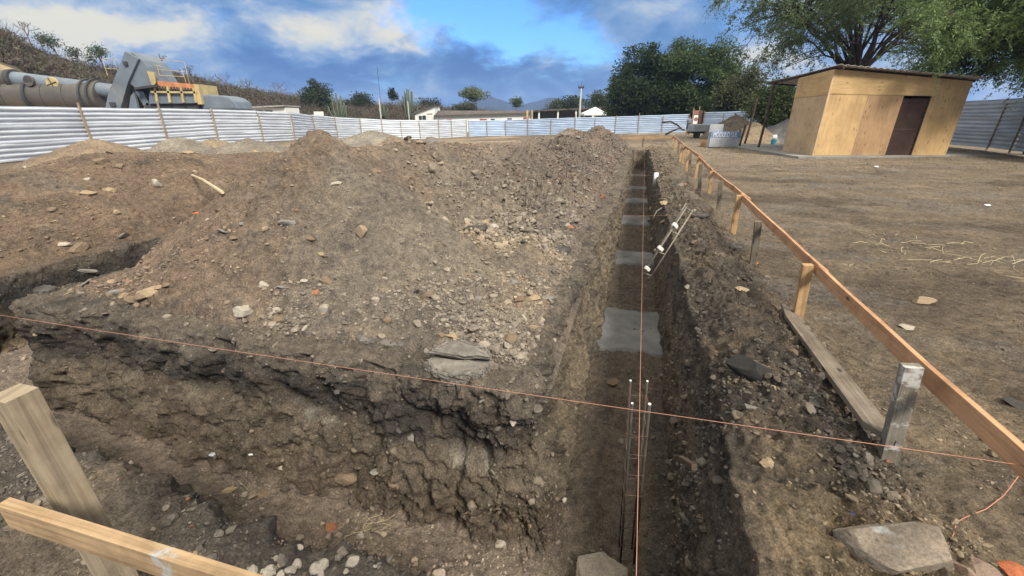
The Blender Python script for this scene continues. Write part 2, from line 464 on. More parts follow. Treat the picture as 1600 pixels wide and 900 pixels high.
zf = -1.1 + .22 * sstep(8, 24, U) * 0 + .05 * fbm(U, V, 0, 1.3, 4) + .10 * sstep(-2, -5, V) + .22 * sstep(-5.0, -6.2, V)
# scree along the foot of the camera-side bank and rubble in the floor
zf = zf + .10 * np.maximum(0, 1 - np.abs(U - 1.35) / .35) * (V < -.8)
fl = fbm(U * .97, V, 5, 3.1, 4, .5)
zf = zf + .05 * np.maximum(0, fl)
X0, Y0 = uv2xy(U, V)
far_g = G(X0, Y0)
near = np.exp(-((U - 2) ** 2 + V ** 2) / 60)
top = far_g + .05 * fbm(X0, Y0, 0, .35, 4) + .018 * fbm(X0, Y0, 4, 2.2, 4) * (np.abs(U) < 60)
# spoil bund on the right lip, low wheel-worn strip in front of the hut
bund = np.exp(-((V - .96 - .05 * fbm(U, U * 0, 0, .8, 2)) / .30) ** 2) * (.16 + .10 * fbm(U, V, 9, 1.1, 4)) * sstep(1.35, 2.2, U) * (1 - sstep(22, 25, U))
bund += np.exp(-((V - .75) / .2) ** 2) * np.exp(-((U - 2.3) / .8) ** 2) * .07
bund += np.exp(-((V - 1.2) / .35) ** 2) * .20 * np.maximum(0, fbm(U, V, 2, 1.0, 3) + .25) * sstep(6, 8, U) * (1 - sstep(21, 24, U))
top = top + bund
# lips of the block sag and rise
top = top + .05 * fbm(U, V, 21, 1.6, 3) * sstep(-7, -6, V) * (1 - sstep(0, .4, V))
# the lip of the earth block stands a little proud of the camera side
LIFT = lambda U, V: .10 * sstep(1.5, 2.0, U) * (1 - sstep(3.2, 5.0, U)) * sstep(-5.6, -5.0, V) * sstep(-.15, -.5, V)
top = top + LIFT(U, V)
# tyre ruts over the yard
rut = sum(np.exp(-((X0 - x0 - .25 * Y0 - .4 * np.sin(Y0 * .23 + x0)) / .16) ** 2) for x0 in (4.2, 5.7, 8.3, 9.9))
top = top - .03 * rut * (V > 2) * (Y0 > 1) * (Y0 < 30)
Z = top * (1 - D) + zf * D
Z = np.where(np.hypot(X0, Y0) > 60, Z * 1.0, Z)
# wandering walls
onw = np.exp(-(V / 3.0) ** 2) * (U > .5) * (U < 26)
dv = (.035 * fbm(U, V * .3, 3, .9, 3) + .05 * fbm(U, V * .3, 13, 2.6, 3) * (1 - .8 * D)) * onw
dv = dv + np.exp(-((V - VL) / .35) ** 2) * .24 * sstep(2, 12, U) * (U < 26) * (1 - D * .85)
V2 = V + dv
U2 = U + (.09 * fbm(V, U * .2, 7, .7, 3) + .05 * fbm(V, U * 0, 1, 2.3, 2)) * np.exp(-((U - 2.0) / .7) ** 2) * (V < -.2)
V2 = V2 + .10 * fbm(U, V, 8, .6, 2) * np.exp(-((V + 5.8) / .8) ** 2)
X, Y = uv2xy(U2, V2)
P = np.stack([X, Y, Z], -1).astype(np.float32)
def grid_normals(P):
    du = np.gradient(P, axis=0); dvv = np.gradient(P, axis=1)
    n = np.cross(dvv, du); n /= (np.linalg.norm(n, axis=-1, keepdims=True) + 1e-9)
    n[n[..., 2] < 0] *= -1 if False else 1
    return n
Nn = grid_normals(P)
if Nn[..., 2].mean() < 0: Nn = -Nn
flat = np.clip(Nn[..., 2], 0, 1)
# smooth normals a little so that displacement does not cross itself
wallw = sstep(.85, .35, flat)
roughz = ((np.abs(V) < 9) & (U > 0) & (U < 30))
amp = np.where(roughz, .012, .004) + .008 * D
band = sstep(.5, .85, V) * (1 - sstep(1.15, 1.7, V)) * (U > 1.2) * (U < 26)
amp = amp + .034 * band + .012 * (V < -.3) * (V > -5.4) * (U > 2) * (U < 26)
bank = sstep(1.25, .6, U) * sstep(-.5, -1.3, V) * (U > -1)
amp = amp + .012 * bank
rg = fbm(P[..., 0], P[..., 1], P[..., 2], 5.5, 4, .6) + .7 * np.maximum(0, fbm(P[..., 0], P[..., 1], P[..., 2], 13, 2, .5, True) - .35) + .55 * fbm(P[..., 0] + 9, P[..., 1], P[..., 2], 17, 3, .6)
# wall relief: ledges and pockets
wr = fbm(P[..., 0], P[..., 1], P[..., 2] * 1.0, 2.6, 5, .62) + .7 * fbm(P[..., 0], P[..., 1], P[..., 2] * .8, 4.6, 4, .6, True) - .3
zz = P[..., 2]
ledm = .4 + 1.2 * np.clip(fbm(U, V, 31, .8, 3) + .4, 0, 1)
led = .6 * ledm * (.05 * np.exp(-((zz + .06) / .09) ** 2) - .05 * np.exp(-((zz + .33) / .12) ** 2) + .05 * np.exp(-((zz + .55) / .13) ** 2) - .05 * np.exp(-((zz + .93) / .12) ** 2))
faceC = wallw * (V < -.3) * (U < 2.4)
disp = amp * rg * 1.6 + wallw * (.05 * wr) + faceC * (.11 * wr + led + .05 * fbm(V * 1.0, zz * .35, U * .2, 2.6, 3))
leftw = wallw * (V < -.1) * (V > -.9) * (U > 2.1)
disp = disp + leftw * (.07 * wr + .05 * fbm(U * 1.0, V * .5, zz * .4, 3.0, 4, .6))
rightw = wallw * (V > 0)
disp = disp - rightw * .015 * wr
disp = np.where(np.hypot(P[..., 0], P[..., 1]) > 45, 0, disp)
P = P + Nn * disp[..., None]
# clods: lumpy ridged relief on the crumbled strips
cl = np.maximum(0, fbm(P[..., 0], P[..., 1], 0, 7.5, 3, .5, True) - .45) * .07
P[..., 2] += cl * (band + .5 * (V < -.45) * (V > -5.3) * (U > 2.1) * (U < 25)) * (D < .05)

def soil_tone(c):
    g = c.mean(-1, keepdims=True); return (g + (c - g) * .80) * 1.02
# ---- soil colours (region by region; some trench light and shade is painted in)
def C3(r, g, b): return np.array([r, g, b], np.float32)
def lerp3(c, d, m): return c + (d - c) * m[..., None]
n_a = fbm(X, Y, P[..., 2], .8, 4); n_b = fbm(X, Y, P[..., 2], 3.0, 4, .6); n_c = fbm(X, Y, P[..., 2], .25, 3)
col = np.broadcast_to(C3(.185, .143, .096), P.shape).copy()
col = lerp3(col, C3(.25, .195, .13), sstep(.05, .5, n_a) * .6)
dk = sstep(-.06, .22, fbm(X * .5 + Y * .12, Y * 1.1, 0, .42, 5, .6)) * (V > 1)
col = lerp3(col, C3(.112, .086, .060), dk * .9)
grv = sstep(.0, .25, fbm(X * .6, Y * 1.2, 0, .9, 4, .6) ) * (V > 1.0)
col = lerp3(col, C3(.17, .155, .135), grv * .5)
col = lerp3(col, C3(.30, .225, .13), sstep(.15, .4, fbm(X, Y, 0, .7, 4) ) * (U < 6) * (V > .6) * .7)
col = lerp3(col, C3(.26, .20, .115), np.exp(-((U - 1.45) / .3) ** 2) * sstep(.62, .75, V) * (1 - sstep(1.2, 1.7, V)) * .8)
# dark broken asphalt crumbs by the right lip
m = sstep(.40, .6, V) * (1 - sstep(1.05, 1.55, V + .25 * n_b)) * (U > 1.7 + .25 * n_b) * (1 - sstep(20, 25, U))
col = lerp3(col, C3(.062, .056, .050), m * np.clip(.95 - .05 * U, .25, 1) * sstep(-.35, .15, n_b + .12))
col = lerp3(col, C3(.19, .16, .125), m * sstep(3, 9, U) * sstep(-.2, .3, n_b) * .7)
# block top and the left banks
m = (V < -.3) & (V > V3L - .2) & (U > 1.6) & (U < 26)
col = np.where(m[..., None], lerp3(np.broadcast_to(C3(.175, .145, .11), P.shape), C3(.09, .08, .068), sstep(-.1, .4, n_b)), col)
m = (V <= V3L) & (V > -14) & (U > -3)
col = np.where(m[..., None], lerp3(np.broadcast_to(C3(.17, .125, .085), P.shape), C3(.11, .095, .078), sstep(0, .4, n_b)), col)
# camera-side bank: dark gravel
m = sstep(1.3, .9, U) * sstep(-.3, -.8, V) * (U > -6)
col = lerp3(col, lerp3(np.broadcast_to(C3(.128, .110, .090), P.shape), C3(.20, .155, .105), sstep(.0, .35, n_a) * .8), m)
# strata on walls
w = sstep(.0, .25, D) * (U < 26)
zr = P[..., 2] + .10 * n_b + .12 * fbm(X, Y, 0, .9, 3)
st = np.broadcast_to(C3(.150, .118, .084), P.shape).copy()
st = lerp3(st, C3(.185, .155, .112), np.exp(-((zr + .58) / .17) ** 2) * .8 * sstep(-.35, .25, fbm(U, V, zz, 1.6, 4, .6)))
st = lerp3(st, C3(.115, .09, .066), sstep(-.05, .3, fbm(U, V, zz, 2.2, 4, .6)) * .9)
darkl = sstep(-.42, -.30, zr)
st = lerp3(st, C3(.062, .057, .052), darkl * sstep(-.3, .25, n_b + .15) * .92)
st = lerp3(st, C3(.27, .25, .20), np.exp(-((zr + .40) / .035) ** 2) * sstep(.0, .3, n_b) * .8)
lw = (V > -.6) * (V < -.1) * sstep(2.05, 2.5, U)          # tan sandy face along the main trench
st = lerp3(st, lerp3(np.broadcast_to(C3(.205, .165, .110), P.shape), C3(.115, .10, .08), sstep(-.02, .3, n_b)), lw * .85)
lf = (V < V3L + .3) * 1.0
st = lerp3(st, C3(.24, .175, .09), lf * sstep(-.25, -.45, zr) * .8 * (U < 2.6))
st = lerp3(st, C3(.045, .042, .038), lf * (U >= 2.2) * sstep(-.9, -.5, zr) * .8)  # shade in the side trench painted near-black on its far wall
rw = (V > .3) * 1.0
st = lerp3(st, lerp3(np.broadcast_to(C3(.185, .155, .118), P.shape), C3(.095, .085, .074), sstep(-.1, .3, n_b)), rw * .9)
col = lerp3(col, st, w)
flo = sstep(.93, 1.0, D)
fc = lerp3(np.broadcast_to(C3(.175, .142, .110), P.shape), C3(.205, .165, .125), sstep(0, .35, n_a))
fc = lerp3(fc, C3(.135, .115, .094), sstep(3.0, 5, U) * .7 + 0 * U)
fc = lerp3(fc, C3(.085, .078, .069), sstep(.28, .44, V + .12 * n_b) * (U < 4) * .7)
fc = lerp3(fc, C3(.27, .215, .165), sstep(.1, -.6, V) * .9)  # warm light on the cross-trench floor put into a paler soil colour
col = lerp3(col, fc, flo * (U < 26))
# far field outside the fence: dry grassland
fr = sstep(58, 75, Y)
col = lerp3(col, C3(.16, .15, .09), fr)
col = lerp3(col, C3(.36, .28, .18), sstep(.0, .3, fbm(X, Y, 0, .16, 3)) * sstep(24, 30, Y) * (1 - fr) * .8)
col = lerp3(col, C3(.27, .215, .145), sstep(12, 20, Y) * (V > 2) * (1 - fr) * .65)
col *= (1 + .22 * n_b)[..., None]
nu, nv = U.shape
idx = np.arange(nu * nv).reshape(nu, nv)
F = np.stack([idx[:-1, :-1], idx[1:, :-1], idx[1:, 1:], idx[:-1, 1:]], -1).reshape(-1, 4)
# orientation up
a_, b_, c_ = P.reshape(-1, 3)[F[0, 0]], P.reshape(-1, 3)[F[0, 1]], P.reshape(-1, 3)[F[0, 3]]
if np.cross(b_ - a_, c_ - a_)[2] < 0: F = F[:, ::-1]
col = soil_tone(col)
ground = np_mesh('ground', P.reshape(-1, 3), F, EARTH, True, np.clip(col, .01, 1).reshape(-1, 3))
tag(ground, kind='structure')
GP, GU, GV, GD = P, U, V, D
def cell_centres(P): return (P[:-1, :-1] + P[1:, :-1] + P[1:, 1:] + P[:-1, 1:]) / 4
def cell_normals(P):
    n = np.cross(P[1:, 1:] - P[:-1, :-1], P[:-1, 1:] - P[1:, :-1]); a = np.linalg.norm(n, axis=-1); n = n / (a[..., None] + 1e-12)
    n[n[..., 2] < 0] *= -1
    return n, a / 2
def ground_z(x, y):
    """height of the modelled ground at a point"""
    u, v = xy2uv(x, y)
    i = min(max(np.searchsorted(u_l, u), 1), nu - 2); j = min(max(np.searchsorted(v_l, v), 1), nv - 2)
    blk = GP[max(i - 3, 0):i + 4, max(j - 3, 0):j + 4].reshape(-1, 3)
    d = np.hypot(blk[:, 0] - x, blk[:, 1] - y); return float(blk[np.argmin(d), 2])

# ------------------------------------------------------------------ heaps
def heap(name, label, us, vs, hfun, cfun, amp=.03, group=None, sink=.03, smooth=True, cat='dirt heap', fn_amp=None):
    U, V = np.meshgrid(us, vs, indexing='ij'); U = U.astype(np.float32); V = V.astype(np.float32)
    X, Y = uv2xy(U, V)
    h = hfun(U, V, X, Y)
    base = G(X, Y)
    P = np.stack([X, Y, base + h], -1)
    n = grid_normals(P)
    if n[..., 2].mean() < 0: n = -n
    r = fbm(X, Y, P[..., 2], 2.2, 5, .62) * 1.7 + .7 * fbm(X, Y, P[..., 2], 11, 3, .6) + .8 * np.maximum(0, fbm(X, Y, P[..., 2], 9, 3, .55, True) - .3)
    hp = sstep(-.02, .10, h)
    P = P + n * (amp * r * (.35 + .65 * hp))[..., None]
    P[..., 2] -= sink
    c = soil_tone(cfun(U, V, X, Y, P[..., 2], h))
    nu, nv = U.shape; idx = np.arange(nu * nv).reshape(nu, nv)
    F = np.stack([idx[:-1, :-1], idx[1:, :-1], idx[1:, 1:], idx[:-1, 1:]], -1).reshape(-1, 4)
    keep = (np.maximum.reduce([h[:-1, :-1], h[1:, :-1], h[1:, 1:], h[:-1, 1:]]) > -.06).reshape(-1)
    F = F[keep]
    used = np.unique(F); rm = np.full(nu * nv, -1); rm[used] = np.arange(len(used))
    Pf = P.reshape(-1, 3)
    F2 = rm[F]
    a, b, d = Pf[used][F2[0, 0]], Pf[used][F2[0, 1]], Pf[used][F2[0, 3]]
    if np.cross(b - a, d - a)[2] < 0: F2 = F2[:, ::-1]
    o = np_mesh(name, Pf[used], F2, EARTH, smooth, np.clip(c, .01, 1).reshape(-1, 3)[used])
    tag(o, label, cat, group)
    return dict(P=P, h=h, U=U, V=V, o=o, c=c)
def crest(pts, v0):
    """crest pixels at a given v -> (u, z)"""
    out = []
    for px, py in pts:
        r = ray(px, py); k = (r[0] / r[1]) * CA - SA; Yd = v0 / k
        Xd = r[0] / r[1] * Yd; out.append((Xd * SA + Yd * CA, H + Yd * r[2] / r[1]))
    return out
cr = crest([(470, 232), (510, 217), (560, 231), (620, 229), (655, 221), (700, 224), (760, 226), (800, 221), (835, 214), (870, 216)], -3.15)
print('crest', [(round(a, 2), round(b, 2)) for a, b in cr])
cu = np.array([3.05, 3.5, 4.1] + [a for a, b in cr[2:]] + [21., 24, 25.5]); cz = np.array([.62, 1.02, 1.36] + [b for a, b in cr[2:]] + [1.15, .7, -.2])
o_ = np.argsort(cu); cu, cz = cu[o_], cz[o_]
def h_main(U, V, X, Y):
    zc = np.interp(U, cu, cz) - G(X, Y) * .0
    v0 = -3.4 + .30 * sstep(4.6, 7, U) + .2 * np.sin(U * .6) * sstep(5, 8, U)
    dv = V - v0
    sl = np.where(dv > 0, .80, .74)
    r = np.sqrt(dv ** 2 + .012)
    hr = zc - sl * r + .10
    # front fan
    du = np.maximum(0, 4.2 - U)
    # front cone: distance from the crest end
    dist = np.sqrt(du ** 2 * 1.0 + np.where(dv > 0, .78, 1.0) * dv ** 2 + .012)
    hc = 1.56 - .735 * dist
    h = np.where(U < 4.0, np.minimum(hr + 1.5, hc), hr)
    # blend near the join
    k = sstep(3.5, 4.8, U); h = hc * (1 - k) + hr * k
    # spurs and gullies running down the slope
    ang = np.arctan2(U - 4.2, dv)
    sp = fbm(np.where(U < 4.2, ang * 2.2, U * .9), dv * .25, 2, 1.0, 3)
    h = h + .13 * sp * sstep(.05, .6, r) * sstep(-.1, .5, h)
    # second cones dumped behind
    for (a, b, z, s) in ((6.6, -2.6, 1.08, .75), (9.3, -2.5, 1.05, .7), (13.2, -2.2, 1.15, .66), (17.5, -2.2, 1.15, .62), (8, -4.2, .95, .7), (21.5, -1.9, 1.25, .62), (19.6, -3.0, 1.18, .6)):
        hcn = z - s * np.sqrt((U - a) ** 2 * .6 + (V - b) ** 2 + .02)
        h = np.maximum(h, hcn + .05 * fbm(U, V, 4, 1.3, 3))
    # tumbled shoulder at the right foot
    sh = (.30 + .26 * fbm(U, V, 6, 1.3, 5, .62)) * sstep(-.55, -1.15, V) * sstep(3.4, 4.8, U) * (1 - sstep(22, 25, U)) * (V > -3)
    h = np.maximum(h, sh)
    sh2 = (.16 + .12 * fbm(U, V, 16, 1.1, 4)) * sstep(-.62, -1.0, V) * sstep(2.15, 2.6, U) * (V > -2.2)
    h = np.maximum(h, sh2 * sstep(-5.3, -4.6, V))
    foot = (.10 + .10 * fbm(U, V, 26, 1.2, 4)) * sstep(2.08, 2.4, U) * sstep(-5.25, -4.7, V) * (1 - sstep(5.5, 6, U)) * sstep(-.5, -.8, V)
    h = np.maximum(h, foot)
    rgd = np.maximum(0, fbm(U, V, 3, 3.6, 3, .55, True) - .30) + .6 * np.maximum(0, fbm(U, V, 8, 8.5, 2, .55, True) - .30)
    h = h + .20 * rgd * sstep(-2.9, -1.9, V) * sstep(4.6, 6.5, U) * sstep(0, .1, h)
    h = h + .025 * rgd * sstep(0, .1, h)
    lim = sstep(-.30, -.62, V) * sstep(-5.14, -4.9, V) * sstep(2.02, 2.28, U)
    return h * lim - .10 * (1 - lim) + LIFT(U, V) * lim
def c_main(U, V, X, Y, Z, h):
    n = fbm(X, Y, Z, 1.1, 4); n2 = fbm(X, Y, Z, 3.5, 4, .6)
    warm = np.broadcast_to(C3(.205, .148, .102), X.shape + (3,)).copy()
    dv = V + 3.2
    grey = sstep(-.5, .9, dv + .8 * n + .25 * np.sin(np.arctan2(U - 4.2, dv) * 5))
    warm = lerp3(warm, C3(.205, .172, .132), grey)
    warm = lerp3(warm, C3(.275, .215, .14), sstep(.05, .4, fbm(U * 1.1, V * .5, 0, .9, 4)) * grey * .75)
    warm = lerp3(warm, C3(.115, .098, .082), sstep(.05, .4, n2) * .6)
    warm = lerp3(warm, C3(.23, .145, .09), sstep(.1, .4, fbm(X, Y, 5, .9, 3)) * (1 - grey) * .7)
    warm = lerp3(warm, C3(.140, .112, .092), sstep(5, 11, U) * sstep(-3.4, -2.4, V) * .8)
    warm = lerp3(warm, C3(.17, .115, .085), sstep(.0, .3, fbm(X, Y, 15, 1.3, 3)) * sstep(5, 9, U) * .6)
    warm = lerp3(warm, C3(.15, .12, .098), sstep(.22, .02, h) * .6)
    return warm * 1.12 * (1 + .2 * n2)[..., None]
us = np.concatenate([np.arange(1.98, 4.4, .0165), np.arange(4.4, 8, .03), np.arange(8, 14, .045), np.arange(14, 25.8, .075)])
vs_ = np.concatenate([np.arange(-5.45, -2.6, .022), np.arange(-2.6, -.25, .017)])
HM = heap('spoil_heap', 'long high heap of brown excavated soil on the block of earth left of the trench', us, vs_, h_main, c_main, .042)
# low mound of reddish soil beyond the side trench
cl2 = crest([(0, 262), (60, 258), (120, 244), (200, 240), (300, 237), (400, 240), (455, 236)], -9.3)
print('crest2', [(round(a, 2), round(b, 2)) for a, b in cl2])
u2 = np.array([-2.] + [a for a, b in cl2] + [cl2[-1][0] + 3.5]); z2 = np.array([.5] + [b for a, b in cl2] + [-.1])
def h_left(U, V, X, Y):
    zc = np.interp(U, u2, z2)
    d = V + 9.3 + .3 * np.sin(U * .8)
    h = zc * (1 - np.abs(d / np.where(d > 0, 3.0, 3.6)) ** 1.5) + .13 * fbm(U, V, 1, .55, 4)
    h = h * sstep(-6.62, -7.1, V) - .1 * (1 - sstep(-6.62, -6.9, V))
    return h
def c_left(U, V, X, Y, Z, h):
    n = fbm(X, Y, Z, .9, 4); n2 = fbm(X, Y, Z, 2.6, 4, .6)
    c = np.broadcast_to(C3(.205, .145, .095), X.shape + (3,)).copy()
    c = lerp3(c, C3(.155, .13, .105), sstep(.0, .4, n) * .8)
    c = lerp3(c, C3(.25, .19, .125), sstep(.1, .4, n2) * .6)
    c = lerp3(c, C3(.10, .088, .075), sstep(.2, .5, fbm(X + 5, Y, Z, 2.0, 3)) * .7)
    return c * (1 + .18 * n2)[..., None]
HL = heap('spoil_heap', 'broad low mound of reddish brown soil beyond the side trench, below the left fence',
          np.concatenate([np.arange(.2, 6, .045), np.arange(6, 17, .09)]), np.arange(-13.2, -6.5, .05), h_left, c_left, .045)
def cone_heap(cx, cy, hgt, rad, colr, label, amp=.06, step=None, cat='dirt heap', group=None, sx=1.0, rot=0, pw=1.25, name='dirt_pile', flat=0):
    u0, v0 = xy2uv(cx, cy); st = step or rad / 34
    def hf(U, V, X, Y):
        a, b = math.cos(rot), math.sin(rot)
        p = (U - u0) * a + (V - v0) * b; q = -(U - u0) * b + (V - v0) * a
        r = np.sqrt((p / sx) ** 2 + q ** 2 + .01)
        h = hgt * (1 - (r / rad) ** pw) + hgt * .14 * fbm(U, V, cx, 2.4 / rad, 4)
        return np.minimum(h, hgt * (1 - flat)) if flat else h
    def cf(U, V, X, Y, Z, h):
        n = fbm(X, Y, Z, 1.2, 4)
        return np.broadcast_to(C3(*colr), X.shape + (3,)) * (1 + .25 * n)[..., None]
    e = rad * 1.25 * max(sx, 1)
    return heap(name, label, np.arange(u0 - e, u0 + e, st), np.arange(v0 - e, v0 + e, st), hf, cf, amp, cat=cat, group=group)
# ------------------------------------------------------------------ corrugated fences
def fence_metal(name, col, rust=None):
    m, nt, b = new_mat(name)
    v = coords(nt)
    n = nnoise(nt, coords(nt, scale=(.5, .5, 3.0)), 1.3, 5, .6)
    c = nramp(nt, n, [(.3, tuple(x * .78 for x in col)), (.7, tuple(min(1, x * 1.15) for x in col))])
    dirt = nramp(nt, nnoise(nt, v, 2.0, 6, .65), [(.62, (0, 0, 0)), (.9, (.5, .5, .5))])
    c = nmix(nt, c, (.40, .37, .32), dirt)
    nt.links.new(c, b.inputs['Base Color']); b.inputs['Metallic'].default_value = .25
    b.inputs['Roughness'].default_value = .42
    nt.links.new(nbump(nt, nnoise(nt, v, 1.2, 3, .5), .25, .04), b.inputs['Normal'])
    return m
ZINC = fence_metal('galvanised_sheet', (.60, .64, .69))
ZINCB = fence_metal('sky_tinted_galvanised_sheet', (.50, .61, .76))  # blue of the reflected sky mixed into the sheet's base colour
POSTW = simple('fence_post_wood', (.30, .235, .17), .85, var=.3, scale=4, bump=.4)
def sheet_panel(mb, a, b, za, zb, h, off=0.0):
    """horizontal corrugated sheets between two posts; three overlapping rows"""
    a, b = Vector((a[0], a[1], 0)), Vector((b[0], b[1], 0)); d = b - a; L = d.length; dn = d.normalized(); nn = Vector((-dn.y, dn.x, 0))
    if nn.dot(-a) < 0: nn = -nn            # face the camera side
    nc = max(2, int(L / .8)); rows = 3; rh = h / rows + .06
    for r in range(rows):
        z0 = r * h / rows; tilt = random.uniform(-.012, .012) * L; seg = 36
        base = len(mb.v)
        lift = (rows - r) * .012
        warp = [random.uniform(-.02, .02) for _ in range(nc + 1)]
        for i in range(nc + 1):
            t = i / nc; zg = za + (zb - za) * t
            for k in range(seg + 1):
                s = k / seg; ph = s * rh / .19
                w = .027 * max(-1, min(1, 1.8 * math.sin(2 * math.pi * ph)))
                p = a + d * t + nn * (w + lift + warp[i] * (1 if k % 2 == 0 else 1) + .01 * math.sin(3 * t + r))
                mb.v.append((p.x, p.y, zg + z0 + s * rh + tilt * (t - .5) + .5 * warp[i]))
        for i in range(nc):
            for k in range(seg):
                q = base + i * (seg + 1) + k; mb.f.append((q, q + seg + 1, q + seg + 2, q + 1))
def fence(name, label, pts, group=None, h=2.0, zm=None, postside=1, post_extra=(.0, .5)):
    """pts: (x, y, z_base, has_post)"""
    o = empty(name, (pts[0][0], pts[0][1], pts[0][2]), label, 'fence', group)
    inv = Matrix.Translation(-Vector(o.location))
    for i in range(len(pts) - 1):
        mb = MB(); sheet_panel(mb, pts[i], pts[i + 1], pts[i][2] + .02, pts[i + 1][2] + .02, h)
        s = mb.build('corrugated_sheet', zm or ZINC, o, smooth=False); s.data.transform(inv)
    for i, p in enumerate(pts):
        d = Vector((pts[min(i + 1, len(pts) - 1)][0] - pts[max(i - 1, 0)][0], pts[min(i + 1, len(pts) - 1)][1] - pts[max(i - 1, 0)][1], 0)).normalized()
        n = Vector((-d.y, d.x, 0))
        if n.dot(Vector((-p[0], -p[1], 0))) < 0: n = -n
        c = Vector(p[:3]) + n * .10
        e = random.uniform(*post_extra); lx, ly = random.uniform(-.05, .05), random.uniform(-.04, .04)
        mb = MB().beam(c + Vector((0, 0, -.3)), c + Vector((lx, ly, h + e)), .075, .06, up=(n.x, n.y, 0), seg=4, jit=.008)
        s = mb.build('post', POSTW, o, bevel=.006); s.data.transform(inv)
    return o
def subdiv(pts, n):
    """insert n equally spaced panels between control points"""
    out = []
    for (a, b), k in zip(zip(pts[:-1], pts[1:]), n):
        for i in range(k):
            t = i / k; out.append(tuple(a[j] + (b[j] - a[j]) * t for j in range(3)))
    out.append(pts[-1]); return out
# left fence: runs past the machinery to the far corner
left_pts = [(-22.5, 6.5, 0), (-21.8, 11.5, 0), (-19.9, 16.3, -.05), (-20.0, 20.9, -.05), (-19.3, 24.6, 0), (-18.8, 28.1, .02), (-17.9, 31.6, -.02), (-17.4, 35.2, -.1), (-18.0, 40.5, -.22),
            (-18.0, 45.5, -.4), (-16.9, 49.6, -.55), (-14.9, 51.0, -.65), (-12.8, 51.5, -.72), (-10.8, 52.0, -.74), (-8.9, 53.8, -.74), (-7.6, 55.6, -.72), (-5.9, 57.3, -.68)]
fence('metal_fence', 'tall galvanised corrugated sheet fence on rough timber posts along the left side', left_pts, post_extra=(-.1, .45))
far_pts = subdiv([(-5.6, 57.4, -.68), (-.8, 57.4, -.6), (7.7, 54.6, -.33), (12.4, 53.5, -.22), (19.9, 50.6, .04)], [2, 3, 2, 3])
fence('metal_fence', 'sky-tinted corrugated metal fence closing off the far end of the site', far_pts, zm=ZINCB, h=1.86, post_extra=(-.1, .5))
gate_pts = subdiv([(21.4, 50.0, .1), (25.3, 44.3, .2), (25.6, 37, .2), (24.5, 30, .2)], [3, 2, 2])
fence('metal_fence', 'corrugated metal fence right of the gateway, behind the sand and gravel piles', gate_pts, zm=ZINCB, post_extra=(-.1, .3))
fence('metal_fence', 'weathered corrugated metal fence on the right edge, behind the plywood hut', subdiv([(24.6, 28, .2), (24.0, 22.0, .2), (19.9, 15.2, .25), (21, 8, .25)], [2, 3, 2]), h=2.15, post_extra=(-.2, .0))

# ------------------------------------------------------------------ profile boards (stakes and rails)
stakes = [((1425, 571), (1392, 729), 'g'), ((1262, 413), (1247, 509), 'p'), ((1185, 346), (1179, 417), 'g'), ((1155, 305), (1146, 366), 'p'), ((1127, 283), (1123, 337), 'g'),
          ((1112, 267.5), (1109, 303), 'p'), ((1095, 257), (1094, 301), 'g'), ((1092, 245), (1086, 280), 'p'), ((1079, 239), (1078, 272), 'g'), ((1076, 235), (1073, 267), 'p'),
          ((1069, 228), (1067, 256), 'p'), ((1066, 226), (1062, 254), 'p'), ((1061, 222), (1060, 243), 'g'), ((1057, 216.5), (1054, 236), 'p'), ((1052, 212), (1051, 232), 'p')]
kind_lab = {'p': ('fresh pine stake', PINE2), 'g': ('grey weathered stake', GREYW)}
BW = Vector((CA, -SA, 0)); BU = Vector((SA, CA, 0))
pl = empty('profile_board', gp(1247, 509), 'long low rail of raw pine boards on short stakes right of the trench', 'profile board')
pinv = Matrix.Translation(-Vector(pl.location))
tops = []
# extra stake beyond the right edge of the frame
ex = Vector((1.55, .55, 0))
tops.append((ex + Vector((-.05, 0, .56))))
for i, (tp, bt, kd) in enumerate(stakes):
    b = gp(*bt, 0); t = at(*tp, b.y)
    # straighten: keep the lean of the photograph but limit it
    mat = {'p': PINE2, 'g': GREYW}[kd]
    if i == 0: mat = GREYP
    w = .07 if i < 6 else .075
    b.z = ground_z(b.x, b.y) - .25; 
    mb = MB().beam(b + (b - t).normalized() * 0, t, w, w * .62 if kd == 'g' else w * .8, up=tuple(BU), seg=1)
    s = timber(mb, 'stake', mat, pl, axis_from=b, axis_to=t); s.data.transform(pinv)
    tops.append(t.copy())
tag([c for c in pl.children][0], 'grey stake smeared with pale cement')
def rail(a, b, mat, drop=.0, hgt=.085, side=.045, thick=.026, seg=6):
    a = Vector(a) + BW * side; b = Vector(b) + BW * side
    a.z -= hgt / 2 - .005; b.z -= hgt / 2 - .005
    mb = MB().beam(a, b, thick, hgt, seg=seg, jit=.006)
    s = timber(mb, 'rail', mat, pl, axis_from=a, axis_to=b); s.data.transform(pinv)
    return s
e1 = (tops[1] - tops[2]).normalized()
rail(tops[1] + (tops[0] - tops[1]) * 1.3, at(1281, 416, tops[2].y - .05) - BW * .045 + Vector((0, 0, 0)), PINE)
rail(tops[2] + (tops[1] - tops[2]) * .10 + BW * .03, tops[4] + (tops[5] - tops[4]) * .1, PINE, side=.055)
rail(tops[4] + BW * .05 + (tops[3] - tops[4]) * .15, tops[6], PINE, side=.055)
rail(tops[6], tops[8] + (tops[9] - tops[8]) * .2, PINE, side=.05)
rail(tops[8] + BW * .04, tops[11], PINE, side=.05)
rail(tops[11], tops[15], PINE, side=.05, seg=8)
